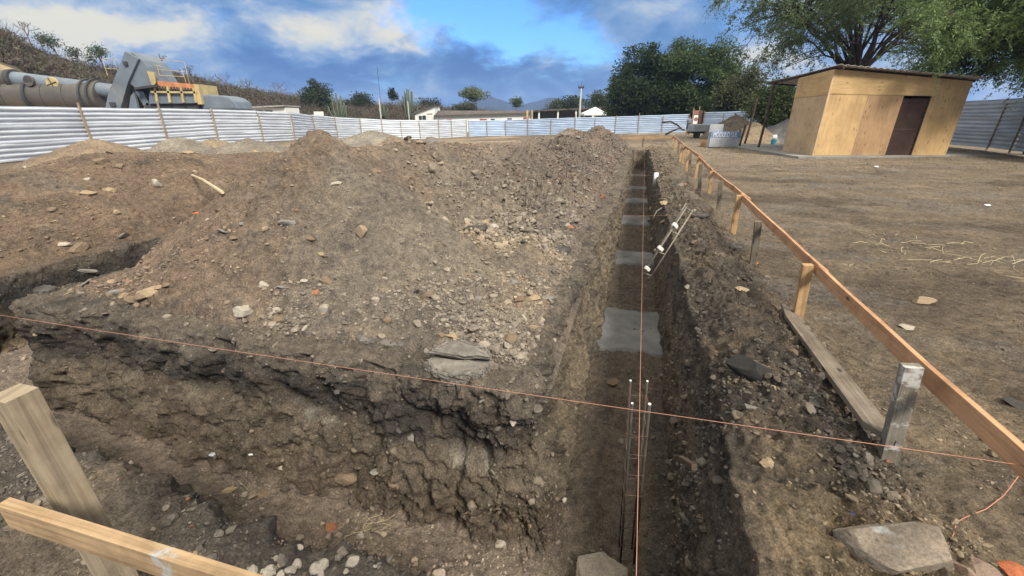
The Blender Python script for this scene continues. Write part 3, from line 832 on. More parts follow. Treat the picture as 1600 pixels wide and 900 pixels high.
# far cross board and its stakes
endc = tops[15]
fb = empty('profile_board', (endc.x - 3, endc.y + 1, 0), 'low setting-out board on stakes crossing behind the far end of the trench', 'profile board')
finv = Matrix.Translation(-Vector(fb.location))
fa = at(903, 215.5, 26.5); fm = at(1050, 213, endc.y + .3)
for k in range(2):
    p, q = fa.lerp(fm, k * .49), fa.lerp(fm, .5 + k * .5)
    s = timber(MB().beam(p + Vector((0, 0, -.05)), q + Vector((0, 0, -.05)), .03, .12, seg=3, jit=.004), 'rail', PINE2, fb, axis_from=p, axis_to=q); s.data.transform(finv)
for px, Yk in ((975, 25.2), (1008, 24.6), (935, 26)):
    t = fa.lerp(fm, (px - 903) / 147) + Vector((0, .05, .03)); b = Vector((t.x, t.y, ground_z(t.x, t.y) - .1))
    s = timber(MB().beam(b, t, .07, .05), 'stake', GREYW, fb, axis_from=b, axis_to=t); s.data.transform(finv)

# near left corner board
nb = empty('profile_board', (-1.3, .95, 0), 'setting-out corner of one thick timber stake and a smeared pine board at lower left', 'profile board')
ninv = Matrix.Translation(-Vector(nb.location))
a, b = Vector((-1.36, .955, -.35)), Vector((-1.345, .93, .915))
s = timber(MB().beam(a, b, .072, .07, up=(.25, 1, 0)), 'stake', TANW, nb, axis_from=a, axis_to=b); s.data.transform(ninv)
p0 = at(6, 786, .84); q0 = at(350, 908, .66)
q0.z = p0.z - .01
dirb = (q0 - p0).normalized(); q1 = p0 + dirb * 1.5
s = timber(MB().beam(p0 + Vector((0, 0, -.035)), q1 + Vector((0, 0, -.035)), .030, .085, seg=1), 'rail', BOARDL, nb, axis_from=p0, axis_to=q1); s.data.transform(ninv)
# loose pointed plank on the ground
a = gp(1221, 490, .03); b = gp(1373, 726, .03); a.z = ground_z(a.x, a.y) + .045; b.z = max(ground_z(b.x, b.y), ground_z(b.x, b.y + .2)) + .04; d = (b - a).normalized(); sd_ = d.cross(Vector((0, 0, 1)))
pm = MB(); w = .058; pts = [(0, w * .35), (.16, w), (.93, w * 1.0), (1.0, -w * .5), (.97, -w * 1.0), (.18, -w * .9), (.02, -w * .1)]
L_ = (b - a).length
pm.prism([a + d * (t * L_) + sd_ * q for t, q in pts][::-1], (0, 0, .032))
o = timber(pm, 'plank', GREYW, None, axis_from=a, axis_to=b); tag(o, 'loose grey timber plank with pointed ends lying on the ground by the near stakes', 'plank')

# ------------------------------------------------------------------ strings
STRING = simple('orange_string', (.44, .21, .14), .7, var=.15, bump=0)
def string(pts, r, label, sag=.0):
    pts = [Vector(p) for p in pts]; out = []
    for i in range(len(pts) - 1):
        for k in range(8):
            t = k / 8; p = pts[i].lerp(pts[i + 1], t); p.z -= sag * 4 * t * (1 - t); out.append(p)
    out.append(pts[-1])
    o = MB().tube(out, r, 5).build('string_line', STRING, smooth=True)
    return tag(o, label, 'string', 'orange setting-out strings')
string([gp(-60, 483, .5), gp(1612, 729, .52)], .0012, 'orange string stretched across the near trench end and the block front', .012)
string([gp(993, 960, .47), at(1008, 214, 25.0)], .0012, 'long orange string running down the middle of the trench', .02)
string([gp(955, 337, .15), gp(1100, 335, .25)], .0013, 'thin orange string crossing the trench beyond the slanting steel frame', .01)
string([at(985, 275, 13), at(1040, 274, 13.2)], .0018, 'faint far string crossing the trench by the white pipe', .0)
sp = [gp(x, y, .015) for x, y in ((1612, 735), (1596, 742), (1568, 775), (1540, 797), (1508, 808), (1491, 822), (1486, 842), (1476, 855), (1463, 866))]
sp[0].z = .46; sp[1].z = .1
for q in sp[2:]: q.z = ground_z(q.x, q.y) + .008
string(sp, .0022, 'slack end of orange string curling over the soil to the concrete lump')

# ------------------------------------------------------------------ reinforcement cages
STEEL = simple('rusty_steel', (.085, .065, .05), .8, metal=.2, var=.4, scale=12, bump=.2, stain=((.22, .10, .05), .55))
STEELD = simple('dark_bar', (.055, .048, .042), .75, metal=.2, var=.4, scale=12, bump=.2)
PALE = simple('pale_mortar', (.62, .62, .58), .8, var=.15, scale=20, bump=.3)
cg = empty('rebar_cage', (.72, 1.8, -1.1), 'upright rusty steel reinforcement cage standing in the near end of the trench', 'rebar cage')
ci = Matrix.Translation(-Vector(cg.location))
bc = Vector((.765, 1.90, -1.12)); tc_ = Vector((.665, 1.80, .30))
ax = (tc_ - bc).normalized(); sx = Vector((.99, -.14, 0)); sx = (sx - ax * sx.dot(ax)).normalized(); sy = ax.cross(sx)
hw = .043
for i, (p, q, ex, mt, r) in enumerate(((-1, -1, -.06, STEELD, .0065), (1, -1, -.06, STEELD, .0085), (1, 1, .0, STEEL, .006), (-1, 1, .0, STEEL, .006))):
    o = MB().tube([bc + sx * p * hw + sy * q * hw * 1.25, tc_ + sx * p * hw + sy * q * hw * 1.25 + ax * ex], r, 7).build('bar', mt, cg, smooth=True); o.data.transform(ci)
    c = tc_ + sx * p * hw + sy * q * hw * 1.25 + ax * (ex + .004)
    o = MB().tube([c, c + ax * .004], r * 1.0, 8).build('bar_cap', PALE, cg); o.data.transform(ci)
n = 9
for k in range(n):
    c = bc.lerp(tc_, (k + .35) / n) + ax * random.uniform(-.01, .01)
    e = hw + .007; pts = [c + sx * a_ * e + sy * b_ * e * 1.22 + ax * random.uniform(-.006, .006) for a_, b_ in ((-1,-1),(1,-1),(1,1),(-1,1),(-1,-1),(-.6,-1))]
    o = MB().tube(pts, .0028, 5).build('stirrup', STEEL, cg, smooth=True); o.data.transform(ci)
lc = empty('rebar_cage', gp(1075, 325, .2), 'flat steel frame with three white spacers slanting into the trench from the right', 'rebar cage')
li_ = Matrix.Translation(-Vector(lc.location))
ta = at(1073, 323, 5.35); tb = at(1004, 430, 5.2); ta2 = at(1083, 328, 5.3); tb2 = at(1016, 434, 5.1)
GREYST = simple('dusty_steel', (.25, .22, .18), .7, metal=.3, var=.3, scale=10, bump=.2)
lw_ = (ta2 - ta)
for a, b, r in ((ta, tb, .011), (ta2, tb2, .010), (ta + Vector((.02, .08, .03)), tb + Vector((.03, .08, .0)), .008)):
    o = MB().tube([a, b], r, 6).build('bar', GREYST, lc, smooth=True); o.data.transform(li_)
for k in (.02, .35, .65, .97):
    o = MB().tube([ta.lerp(tb, k), ta2.lerp(tb2, k)], .008, 6).build('stirrup', GREYST, lc, smooth=True); o.data.transform(li_)
for px, py, k in ((1056, 351, .27), (1030, 384, .60), (1008, 416, .90)):
    c = ta.lerp(tb, k) + Vector((0, -.02, .005))
    ang = Matrix.Rotation(random.uniform(.3, .9), 3, 'Z') @ Matrix.Rotation(.7, 3, 'Y')
    o = MB().box(c, (.085, .042, .05), ang).build('spacer', PALE, lc, bevel=.008); o.data.transform(li_)
# bent bars on the right trench wall, thin rods on the heap, white pipe
o = MB().tube([at(1020, 350, 8), at(1021, 340, 8.0), at(1026, 330, 8), at(1036, 324, 8.0)], .014, 6).build('bent_bar', GREYST, smooth=True); tag(o, 'bent grey steel bar hooked over the right trench edge', 'steel bar')
o = MB().tube([at(820, 368, 6.0), at(822, 290, 6.1)], .007, 6).build('steel_rod', STEELD, smooth=True); tag(o, 'thin dark steel rod standing in the right slope of the large heap', 'steel rod')
o = MB().tube([at(885, 282, 9.0), at(886, 258, 9.05)], .009, 6).build('steel_rod', STEELD, smooth=True); tag(o, 'short thin steel rod farther back on the large heap', 'steel rod')
WHITE = simple('white_plastic', (.78, .78, .75), .5, var=.08, bump=.1)
pb = at(1024, 283, 12.0); o = MB().tube([pb + Vector((0, 0, -.1)), pb + Vector((0, 0, .23))], .06, 14).build('pipe', WHITE, smooth=True); tag(o, 'short white plastic pipe standing on the right trench edge', 'pipe')
# side timbers shoring: dark plank stubs at trench wall
o = timber(MB().beam(gp(1063, 716, -.15), gp(1085, 730, -.05), .03, .03), 'board_offcut', DARKW, axis_from=(0, 0, 0), axis_to=(1, .3, .1)); tag(o, 'short dark board stub sticking out of the right trench wall', 'board')

# ------------------------------------------------------------------ concrete pads on the trench floor
CONC = simple('wet_concrete', (.19, .192, .195), .9, var=.35, scale=2.2, bump=.8, bscale=14, bdist=.03, spec=.1, stain=((.14, .115, .09), .54))
pads = [(4.65, 5.95, 'large grey concrete pad across the trench floor nearest the camera'), (8.05, 8.95, 'second grey concrete pad along the trench floor, beyond the slanting steel frame'),
        (11.5, 12.6, 'third concrete pad along the trench floor'), (14.6, 15.5, 'fourth concrete pad along the trench floor'),
        (17.6, 18.4, 'fifth concrete pad, second from the far end of the trench'), (22.0, 22.6, 'farthest pale concrete pad at the end of the trench')]
for k, (ua, ub_, lab) in enumerate(pads):
    nn_, mm = 26, 20; vv = []; ff = []
    for i in range(nn_ + 1):
        for j in range(mm + 1):
            u = ua + (ub_ - ua) * i / nn_; v = -.25 + .93 * j / mm
            e = min(i, nn_ - i) / nn_; wig = .02 * math.sin(v * 9 + k) + .012 * math.sin(v * 23 + 2 * k)
            u += wig * (1 if i < nn_ / 2 else -1)
            x, y = uv2xy(u, v); top_ = -1.058 + .012 * math.sin(u * 7) * math.sin(v * 5) + random.uniform(-.003, .003)
            if k > 0: top_ += .02
            vv.append((x, y, top_ if e > 0.01 else top_ - .16))
    for i in range(nn_):
        for j in range(mm):
            q = i * (mm + 1) + j; ff.append((q, q + mm + 1, q + mm + 2, q + 1))
    o = MB().add(vv, ff).build('concrete_pad', CONC, smooth=True); tag(o, lab, 'concrete pad', 'concrete pads on the trench floor')
# ------------------------------------------------------------------ plywood hut
def ply_mat(name, col, knot=.5, rows=True):
    m, nt, b = new_mat(name)
    tc = nt.nodes.new('ShaderNodeTexCoord'); uv = tc.outputs['UV']
    mp = nt.nodes.new('ShaderNodeMapping'); mp.inputs['Scale'].default_value = (9, .8, 1); nt.links.new(uv, mp.inputs[0])
    n = nnoise(nt, mp.outputs[0], 1.4, 6, .6, 1.2)
    c = nramp(nt, n, [(.25, tuple(x * .74 for x in col)), (.6, col), (.85, tuple(min(1, x * 1.18) for x in col))])
    c = nmix(nt, c, nramp(nt, nnoise(nt, uv, 1.1, 4, .6), [(.3, (.74, .72, .70)), (.7, (1.15, 1.15, 1.15))]), .8, 'MULTIPLY')
    mk = nt.nodes.new('ShaderNodeMapping'); mk.inputs['Scale'].default_value = (7.5, 3.0, 1); nt.links.new(uv, mk.inputs[0])
    vk = nt.nodes.new('ShaderNodeTexVoronoi'); vk.inputs['Scale'].default_value = 1.0; vk.inputs['Randomness'].default_value = .75; nt.links.new(mk.outputs[0], vk.inputs['Vector'])
    sp = nt.nodes.new('ShaderNodeSeparateColor'); nt.links.new(vk.outputs['Color'], sp.inputs[0])
    k = nramp(nt, vk.outputs['Distance'], [(.10, (1, 1, 1)), (.27, (0, 0, 0))])
    pick = nramp(nt, sp.outputs[0], [(1 - knot, (0, 0, 0)), (1 - knot + .08, (1, 1, 1))])
    k = nmix(nt, k, pick, 1.0, 'MULTIPLY')
    sc = nt.nodes.new('ShaderNodeMath'); sc.operation = 'MULTIPLY'; sc.inputs[1].default_value = .85; nt.links.new(k, sc.inputs[0])
    c = nmix(nt, c, tuple(x * .33 for x in col), sc.outputs[0])
    nt.links.new(c, b.inputs['Base Color']); b.inputs['Roughness'].default_value = .7; b.inputs['Specular IOR Level'].default_value = .25
    nt.links.new(nbump(nt, n, .15, .003), b.inputs['Normal'])
    return m
PLY = [ply_mat('plywood_pale', (.55, .40, .235), .55), ply_mat('plywood_yellow', (.56, .375, .18), .5), ply_mat('plywood_tan', (.42, .27, .145), .5),
       ply_mat('plywood_spotted', (.50, .335, .16), .7), ply_mat('plywood_strip', (.57, .385, .18), .35)]
A = Vector((12.9, 18.7, .10)); Bp = Vector((18.85, 18.93, .10)); Cp = Vector((13.15, 21.2, .10))
e1 = (Bp - A).normalized(); e2 = (Cp - A).normalized(); n1 = Vector((e1.y, -e1.x, 0)); n2 = Vector((-e2.y, e2.x, 0))
hut = empty('plywood_hut', A, 'plywood site hut with dark open doorway and corrugated roof, under the trees on the right', 'hut')
hinv = Matrix.Translation(-A)
LF = 5.95; LS = 2.6
def panel(name, mat, o0, e, nrm, s0, s1, z0, z1, z0b=None, z1b=None, th=.014, proud=0.0, uvrot=False):
    z0b = z0 if z0b is None else z0b; z1b = z1 if z1b is None else z1b
    o0 = o0 + nrm * proud
    pts = [o0 + e * s0 + Vector((0, 0, z0)), o0 + e * s1 + Vector((0, 0, z0b)), o0 + e * s1 + Vector((0, 0, z1b)), o0 + e * s0 + Vector((0, 0, z1))]
    o = MB().prism(pts, -nrm * th).build(name, mat, hut, bevel=.002)
    me = o.data; ul = me.uv_layers.new(name='UVMap'); off = random.random() * 9
    for p in me.polygons:
        for li in p.loop_indices:
            q = me.vertices[me.loops[li].vertex_index].co - A
            a_, b_ = q.dot(e) + off, q.z + off
            ul.data[li].uv = (b_, a_) if uvrot else (a_, b_)
    me.transform(hinv); return o
zt0, zt1 = 3.30, 2.88      # roof underside at front left, front right
def zt(s): return zt0 + (zt1 - zt0) * s / LF
SEAM = 2.42
def seam(s): return SEAM - .10 * s / LF + (.0 if s < 4 else 0)
xs = [0.004, 1.75, 3.30, 4.62, LF]
ND = [0.0, 1.72, 3.26, 4.50]
panel('wall_panel', PLY[1], A, e1, n1, .0, 1.70, 0, seam(0), 0, seam(1.7))
panel('wall_panel', PLY[2], A, e1, n1, 1.705, 3.22, 0, seam(1.7), 0, seam(3.2), proud=.004)
panel('wall_panel', PLY[3], A, e1, n1, 4.42, LF, 0, zt(4.42) - .0, 0, zt(LF))
panel('wall_panel', PLY[4], A, e1, n1, .0, 4.55, seam(0) - .02, zt(0), seam(4.5) - .02, zt(4.55), proud=.017, uvrot=True)
# left side wall
panel('wall_panel', PLY[0], A, e2, n2, -.012, LS, 0, 2.42, 0, 2.40, proud=.002)
panel('wall_panel', PLY[4], A, e2, n2, -.012, LS, 2.38, 3.30, 2.36, 3.18, proud=.018, uvrot=True)
# corner trim strip, doorway jambs, dark open door leaf inside, back and right walls, floor
panel('trim', PLY[0], A, e1, n1, -.03, .05, 0, 3.28, th=.03, proud=.034)
D0, D1 = 3.22, 4.42
DOORIN = simple('door_leaf_dark', (.075, .052, .038), .8, var=.3, scale=2, bump=.2)
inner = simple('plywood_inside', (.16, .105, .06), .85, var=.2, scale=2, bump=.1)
back = A - n1 * LS
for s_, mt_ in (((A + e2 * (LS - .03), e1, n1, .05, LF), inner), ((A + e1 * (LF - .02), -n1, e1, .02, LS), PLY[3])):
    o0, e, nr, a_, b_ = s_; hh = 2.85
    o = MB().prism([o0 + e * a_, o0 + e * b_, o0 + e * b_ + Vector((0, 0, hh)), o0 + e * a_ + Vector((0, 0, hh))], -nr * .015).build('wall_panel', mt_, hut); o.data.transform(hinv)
for s_ in (D0, D1):
    o = timber(MB().beam(A + e1 * s_ - n1 * .05, A + e1 * s_ - n1 * .05 + Vector((0, 0, 2.3)), .06, .06, up=tuple(n1)), 'door_post', DARKW, hut, axis_from=A, axis_to=A + Vector((0, 0, 1))); o.data.transform(hinv)
o = MB().box(A + e1 * ((D0 + D1) / 2) - n1 * .10 + Vector((0, 0, 1.12)), (D1 - D0 - .1, .03, 2.24)).build('door', simple('dark_red_brown_door', (.050, .027, .020), .75, var=.4, scale=2, bump=.2), hut); o.data.transform(hinv)
o = MB().box(A + e1 * ((D0 + D1) / 2) - n1 * .083 + Vector((0, 0, 1.05)), (D1 - D0 - .1, .02, .05)).build('door_rail', DARKW, hut); o.data.transform(hinv)
# branch-like hole of torn plywood above the door is left open; roof sheet
RZ = .05
def roofp(p, z): return Vector((p.x, p.y, z))
r1 = roofp(A + n1 * .35 - e1 * .10, 3.52); r2 = roofp(Bp + n1 * .35 + e1 * .22, 3.08); r3 = roofp(Vector((19.7, 24.8, 0)), 3.0); r4 = roofp(Vector((13.75, 25.0, 0)), 3.38)
ROOFM = simple('old_roof_sheet', (.40, .38, .36), .6, metal=.3, var=.3, scale=2, bump=.3, stain=((.16, .09, .06), .66))
vv = []; ff = []; ns, ms = 150, 8
for i in range(ns + 1):
    for j in range(ms + 1):
        s, t = i / ns, j / ms
        p = (r1.lerp(r2, s)).lerp(r4.lerp(r3, s), t); p.z += .022 * math.sin(s * 6.9 / .075 * .5 * 2 * math.pi / 2) - .03 * math.sin(t * math.pi)
        vv.append(tuple(p))
for i in range(ns):
    for j in range(ms):
        q = i * (ms + 1) + j; ff.append((q, q + ms + 1, q + ms + 2, q + 1))
ro = MB().add(vv, ff).build('roof', ROOFM, hut, smooth=True); ro.data.transform(hinv)
sm = ro.modifiers.new('Solidify', 'SOLIDIFY'); sm.thickness = .012
for a_, b_ in ((r1.lerp(r2, .02), r4.lerp(r3, .02)), (r1.lerp(r4, .09), r2.lerp(r3, .09)), (r1.lerp(r4, .95) , r2.lerp(r3, .95)), (r1.lerp(r4, .5), r2.lerp(r3, .5))):
    o = timber(MB().beam(a_ + Vector((.06, 0, -.10)), b_ + Vector((-.0, 0, -.08)), .05, .08), 'rafter', DARKW, hut, axis_from=a_, axis_to=b_); o.data.transform(hinv)
for base_, top_ in ((Vector((13.55, 24.1, .0)), Vector((13.78, 24.3, 3.3))), (Vector((14.55, 27.5, .0)), Vector((14.7, 27.4, 2.7))), (Vector((16.6, 24.9, 0)), Vector((16.7, 24.8, 3.2)))):
    o = timber(MB().tube([base_, base_.lerp(top_, .5) + Vector((.03, 0, 0)), top_], .065, 8), 'roof_post', DARKW, hut, bevel=0, axis_from=base_, axis_to=top_); o.data.transform(hinv)
# slab under the hut with a broken edge
SLABC = simple('slab_concrete', (.24, .23, .21), .9, var=.25, scale=1.2, bump=.5, bscale=9, bdist=.03)
sm_ = MB(); edge = []
q0, q1 = A + n1 * .35 - e1 * .9, Bp + n1 * .5 + e1 * 2.2
for k in range(25):
    t = k / 24; p = q0.lerp(q1, t) + n1 * random.uniform(-.10, .10); edge.append(Vector((p.x, p.y, -.05)))
edge += [Vector((Bp.x + 2.6, 24, -.05)), Vector((13.6, 28, -.05)), Vector((12.6, 24.5, -.05))]
sm_.prism(edge, (0, 0, .145)); o = sm_.build('concrete_slab', SLABC, bevel=.015); tag(o, 'rough grey concrete floor slab under the plywood hut', 'slab')

# ------------------------------------------------------------------ piles near the hut and along the fence
PL = []
PL.append(cone_heap(20.0, 31.6, 1.6, 3.2, (.17, .17, .17), 'large pile of grey gravel between the hut post and the sand pile', .05, cat='gravel pile', pw=1.05, name='gravel_pile', sx=1.15))
PL.append(cone_heap(16.7, 30.8, 1.35, 2.0, (.30, .225, .14), 'pale tan pile of sand in front of the brown pile', .03, cat='sand pile', name='sand_pile', pw=1.1))
PL.append(cone_heap(17.2, 34.5, 1.75, 2.5, (.17, .135, .095), 'brown pile of soil behind the blue-painted box', .06, cat='soil pile', name='soil_pile'))
PL.append(cone_heap(-6.2, 19.5, 1.15, 2.6, (.25, .225, .18), 'pale grey ridge of dusty soil behind the left end of the long heap', .06, sx=1.5, rot=.2))
PL.append(cone_heap(-9.5, 16.0, .95, 2.2, (.22, .19, .15), 'pale grey heap of dusty soil beyond the low reddish mound', .05, sx=1.3))
PL.append(cone_heap(-13.2, 17.5, .95, 1.9, (.25, .22, .17), 'light grey heap below the left fence, between two tan heaps', .05))
PL.append(cone_heap(-16.2, 17.0, .9, 2.3, (.25, .185, .12), 'leftmost tan heap at the foot of the left fence', .05))
PL.append(cone_heap(-14.0, 20.5, .75, 1.9, (.29, .225, .14), 'yellowish heap of soil close to the left fence', .05))
PL.append(cone_heap(-4.6, 17.2, 1.0, 1.7, (.27, .205, .14), 'small tan heap just behind the crest of the long heap', .05))
PL.append(cone_heap(-3.2, 17.6, .95, 1.6, (.20, .18, .16), 'small grey heap just behind the crest of the long heap', .05))
PL.append(cone_heap(-10.8, 25.5, .85, 2.1, (.19, .17, .14), 'dull grey heap of earth in the middle distance on the left', .05))

# ------------------------------------------------------------------ things around the piles
BLUE = simple('blue_paint', (.17, .25, .42), .7, var=.25, scale=3, bump=.2, stain=((.33, .35, .36), .58))
GALV = simple('grey_board', (.38, .40, .42), .7, var=.2, scale=2, bump=.2)
bx0 = gp(1107, 231); bx1 = gp(1153, 231); Yb = bx0.y
bx = empty('mixing_box', (bx0.x, Yb, 0), 'blue and grey painted board box with white lettering, beside the sand pile', 'box')
bi = Matrix.Translation(-Vector(bx.location))
W_ = bx1.x - bx0.x + .05
for nm, a_, s_, mt_ in (('board', (bx0.x + W_ / 2, Yb, .30), (W_, .04, .50), GALV), ('board', (bx0.x + W_ / 2, Yb + .002, .70), (W_ * .985, .04, .36), BLUE),
                        ('board', (bx0.x + .02, Yb + .14, .44), (.04, .22, .8), GALV), ('board', (bx0.x + W_ - .04, Yb + .14, .44), (.04, .22, .8), GALV), ('board', (bx0.x + W_ * .22, Yb + .28, .64), (W_ * .44, .05, 1.24), GALV)):
    o = MB().box(a_, s_).build(nm, mt_, bx, bevel=.006); o.data.transform(bi)
fc_ = bpy.data.curves.new('lettering', 'FONT'); fc_.body = 'MÓDULO SUL'; fc_.size = .42; fc_.extrude = .003; fc_.align_x = 'CENTER'; fc_.align_y = 'CENTER'
to = bpy.data.objects.new('tmp_text', fc_); COL.objects.link(to); bpy.context.view_layer.update()
me = bpy.data.meshes.new_from_object(to.evaluated_get(bpy.context.evaluated_depsgraph_get())); bpy.data.objects.remove(to)
xs_ = [v.co.x for v in me.vertices]; wtx = max(xs_) - min(xs_)
me.transform(Matrix.Translation((W_ / 2 - .05, -.024, .70)) @ Matrix.Rotation(math.pi / 2, 4, 'X') @ Matrix.Diagonal((W_ * .78 / wtx, .85, 1, 1)))
link_mesh('lettering', me, WHITE, bx)
# standing timber and leaning plank right of the box
b = gp(1154, 231); o = timber(MB().tube([b + Vector((0, 0, -.1)), b + Vector((.15, 0, 1.22))], .06, 7), 'timber_post', DARKW, bevel=0, axis_from=b, axis_to=b + Vector((0, 0, 1))); tag(o, 'short dark timber post standing right of the blue-painted box', 'post')
b = gp(1149, 229); o = timber(MB().beam(b, b + Vector((.20, .15, .95)), .13, .03, up=(0, 1, 0)), 'board_offcut', GREYW, axis_from=b, axis_to=b + Vector((0, 0, 1))); tag(o, 'pale plank leaning between the painted box and the dark post', 'plank')
b = gp(1098, 229) ; o = timber(MB().box(b + Vector((.1, 0, .18)), (.5, .06, .42)), 'board_offcut', PINE2, axis_from=b, axis_to=b + Vector((1, 0, 0))); tag(o, 'small yellow board standing left of the painted box', 'board')
# bucket with white bag
b = gp(1208, 226); BUCK = simple('blue_plastic', (.05, .30, .42), .4, var=.1, bump=0)
bk = empty('bucket', b, 'small blue bucket with a white bag in it beside the hut post', 'bucket')
o = MB().tube([(0, 0, .0), (0, 0, .30)], [.14, .18], 16).build('body', BUCK, bk, smooth=False)
o = MB().tube([(-.17, 0, .30), (-.1, 0, .42), (0, 0, .45), (.1, 0, .42), (.17, 0, .30)], .008, 5).build('handle', STEEL, bk)
def lump(name, r, seed, flat=1.0, cuts=9, sub=3, rough=.08):
    rg = random.Random(seed); bm = bmesh.new(); bmesh.ops.create_icosphere(bm, subdivisions=sub, radius=1)
    planes = []
    for _ in range(cuts):
        n = Vector((rg.gauss(0, 1), rg.gauss(0, 1), rg.gauss(0, 1))).normalized(); planes.append((n, rg.uniform(.5, .85)))
    for v in bm.verts:
        for n, d in planes:
            k = v.co.dot(n) - d
            if k > 0: v.co -= n * k
        v.co += v.co.normalized() * rg.uniform(-rough, rough) * .3
        v.co = Vector((v.co.x * r[0], v.co.y * r[1], v.co.z * r[2]))
    me = bpy.data.meshes.new(name); bm.to_mesh(me); bm.free(); return me
o = link_mesh('bag', lump('bag', (.2, .16, .19), 5, cuts=4), WHITE); o.location = b + Vector((0, 0, .46)); tag(o, 'crumpled white bag on top of the blue bucket', 'bag')
# trailer behind the box
TR = simple('trailer_grey', (.36, .37, .38), .6, var=.15, scale=2, bump=.1)
ty = 37.0; t0 = at(1078, 206, ty); t1 = at(1106, 206, ty)
tr = empty('trailer', (t0.x, ty, t0.z), 'low grey metal trailer standing behind the painted box', 'trailer'); tz = G(np.array([t0.x]), np.array([ty]))[0]
Wt = t1.x - t0.x
for nm, c_, s_, mt_ in (('body', (Wt / 2, 0, .78), (Wt, 1.3, .55), TR), ('chassis', (Wt / 2, 0, .42), (Wt * 1.05, 1.1, .12), STEELD)):
    MB().box(c_, s_).build(nm, mt_, tr, bevel=.05)
for wx in (.35, Wt - .35):
    MB().tube([(wx, -.68, .25), (wx, -.5, .25)], .26, 18).build('wheel', simple('tyre', (.03, .03, .03), .8, bump=0) if wx < .4 else MATS['tyre'], tr)
tr.location.z = float(tz)
# gateway with poster
GPW = simple('gate_brown', (.10, .06, .045), .8, var=.3, scale=3, bump=.2)
gx0 = at(1079, 205, 50.2); gx1 = at(1095, 205, 50.0)
gt = empty('gateway', (gx0.x, 50.2, .06), 'narrow dark brown gate leaf in the far fence beside a red and white poster', 'gate')
Wg = gx1.x - gx0.x
MB().box((Wg * .82, 0, 1.15), (Wg * .36, .08, 2.3)).build('leaf', GPW, gt, bevel=.01)
MB().tube([(0, 0, -.1), (0, 0, 2.5)], .07, 8).build('post', POSTW, gt); MB().tube([(Wg * .62, .1, -.1), (Wg * .62, .1, 2.7)], .05, 8).build('post', POSTW, gt)
MB().box((Wg * .35, .05, 1.35), (Wg * .45, .03, .9)).build('poster', WHITE, gt)
RED = simple('brick_red', (.28, .13, .10), .7, var=.2, scale=5, bump=.1)
MB().box((Wg * .35, .045, 2.05), (Wg * .5, .03, .5)).build('poster', RED, gt)
MB().tube([(Wg * .38, .02, 1.4), (Wg * .38, .0, 1.4)], .2, 14).build('poster_mark', RED, gt)
# dark bent branches lying left of the person
BR = simple('dark_branch', (.07, .06, .05), .9, var=.3, bump=.3)
for pts, lab in ((((1035, 191), (1048, 190), (1058, 195), (1068, 204)), 'dark curved branch arching left of the standing person'), (((1040, 210), (1050, 205), (1060, 201), (1070, 203)), 'dark low branch on the ground left of the standing person')):
    o = MB().tube([at(x, y, 44 + .2 * i) for i, (x, y) in enumerate(pts)], [.10, .09, .08, .05], 6).build('branch', BR, smooth=True); tag(o, lab, 'branch')
# ------------------------------------------------------------------ person (far, standing)
def person():
    Yp = 45.5; f0 = at(1074, 209, Yp); f0.z = g1(f0.x, Yp) + .02
    p = empty('person', f0, 'person in blue-grey top and dark blue shorts standing by the far fence, hands at chest', 'person', rz=.3)
    me = bpy.data.meshes.new('body')
    J = [(0,0,.93),(0,0,1.15),(0,0,1.40),(0,-.01,1.50),(0,-.01,1.60),(0,-.01,1.70), (.10,0,.88),(.12,-.02,.48),(.12,.0,.09),(.13,-.12,.04), (-.10,0,.88),(-.13,.02,.48),(-.13,.03,.09),(-.14,-.09,.04),
         (.17,0,1.42),(.25,-.02,1.16),(.10,-.24,1.13),(.05,-.28,1.15),(-.17,0,1.42),(-.25,-.02,1.16),(-.10,-.24,1.10),(-.04,-.28,1.12)]
    E_ = [(0,1),(1,2),(2,3),(3,4),(4,5),(0,6),(6,7),(7,8),(8,9),(0,10),(10,11),(11,12),(12,13),(2,14),(14,15),(15,16),(16,17),(2,18),(18,19),(19,20),(20,21)]
    rad = [.14,.13,.15,.055,.085,.075,.095,.06,.042,.035,.095,.06,.042,.035,.065,.045,.035,.03,.065,.045,.035,.03]
    me.from_pydata(J, E_, [])
    o = link_mesh('body', me, simple('skin', (.30, .17, .11), .6, bump=0), p)
    md = o.modifiers.new('Skin', 'SKIN'); 
    if not me.skin_vertices: pass
    for i, r in enumerate(rad): me.skin_vertices[0].data[i].radius = (r, r)
    me.skin_vertices[0].data[0].use_root = True
    o.modifiers.new('Subdivision', 'SUBSURF').levels = 2; o.modifiers['Subdivision'].render_levels = 2
    SH = simple('shirt', (.16, .19, .27), .85, bump=.1, stain=((.40, .36, .36), .56)); SHO = simple('shorts', (.03, .045, .10), .85, bump=.1); HA = simple('hair', (.03, .022, .018), .8, bump=0)
    mb = MB().tube([(0,0,.92),(0,0,1.05),(0,0,1.2),(0,0,1.36),(0,0,1.46)], [.19,.175,.185,.21,.10], 16); s = mb.build('shirt', SH, p, smooth=True)
    for sx_ in (-1, 1): 
        MB().tube([(sx_*.13,0,1.42),(sx_*.22,0,1.36),(sx_*.265,-.02,1.18)], [.085,.08,.07], 12).build('sleeve', SH, p, smooth=True)
        MB().tube([(sx_*.085,0,.97),(sx_*.11,0,.78),(sx_*.125,-.01,.50)], [.135,.115,.10], 12).build('shorts_leg', SHO, p, smooth=True)
        MB().tube([(sx_*.13,.06,.035),(sx_*.135,-.13,.035)], [.05,.04], 8).build('shoe', HA, p, smooth=True)
    me2 = lump('hair', (.105,.115,.10), 3, cuts=0, sub=2); h = link_mesh('hair', me2, HA, p); h.location = (0, .015, 1.70)
person()
HAZE_D = .00032
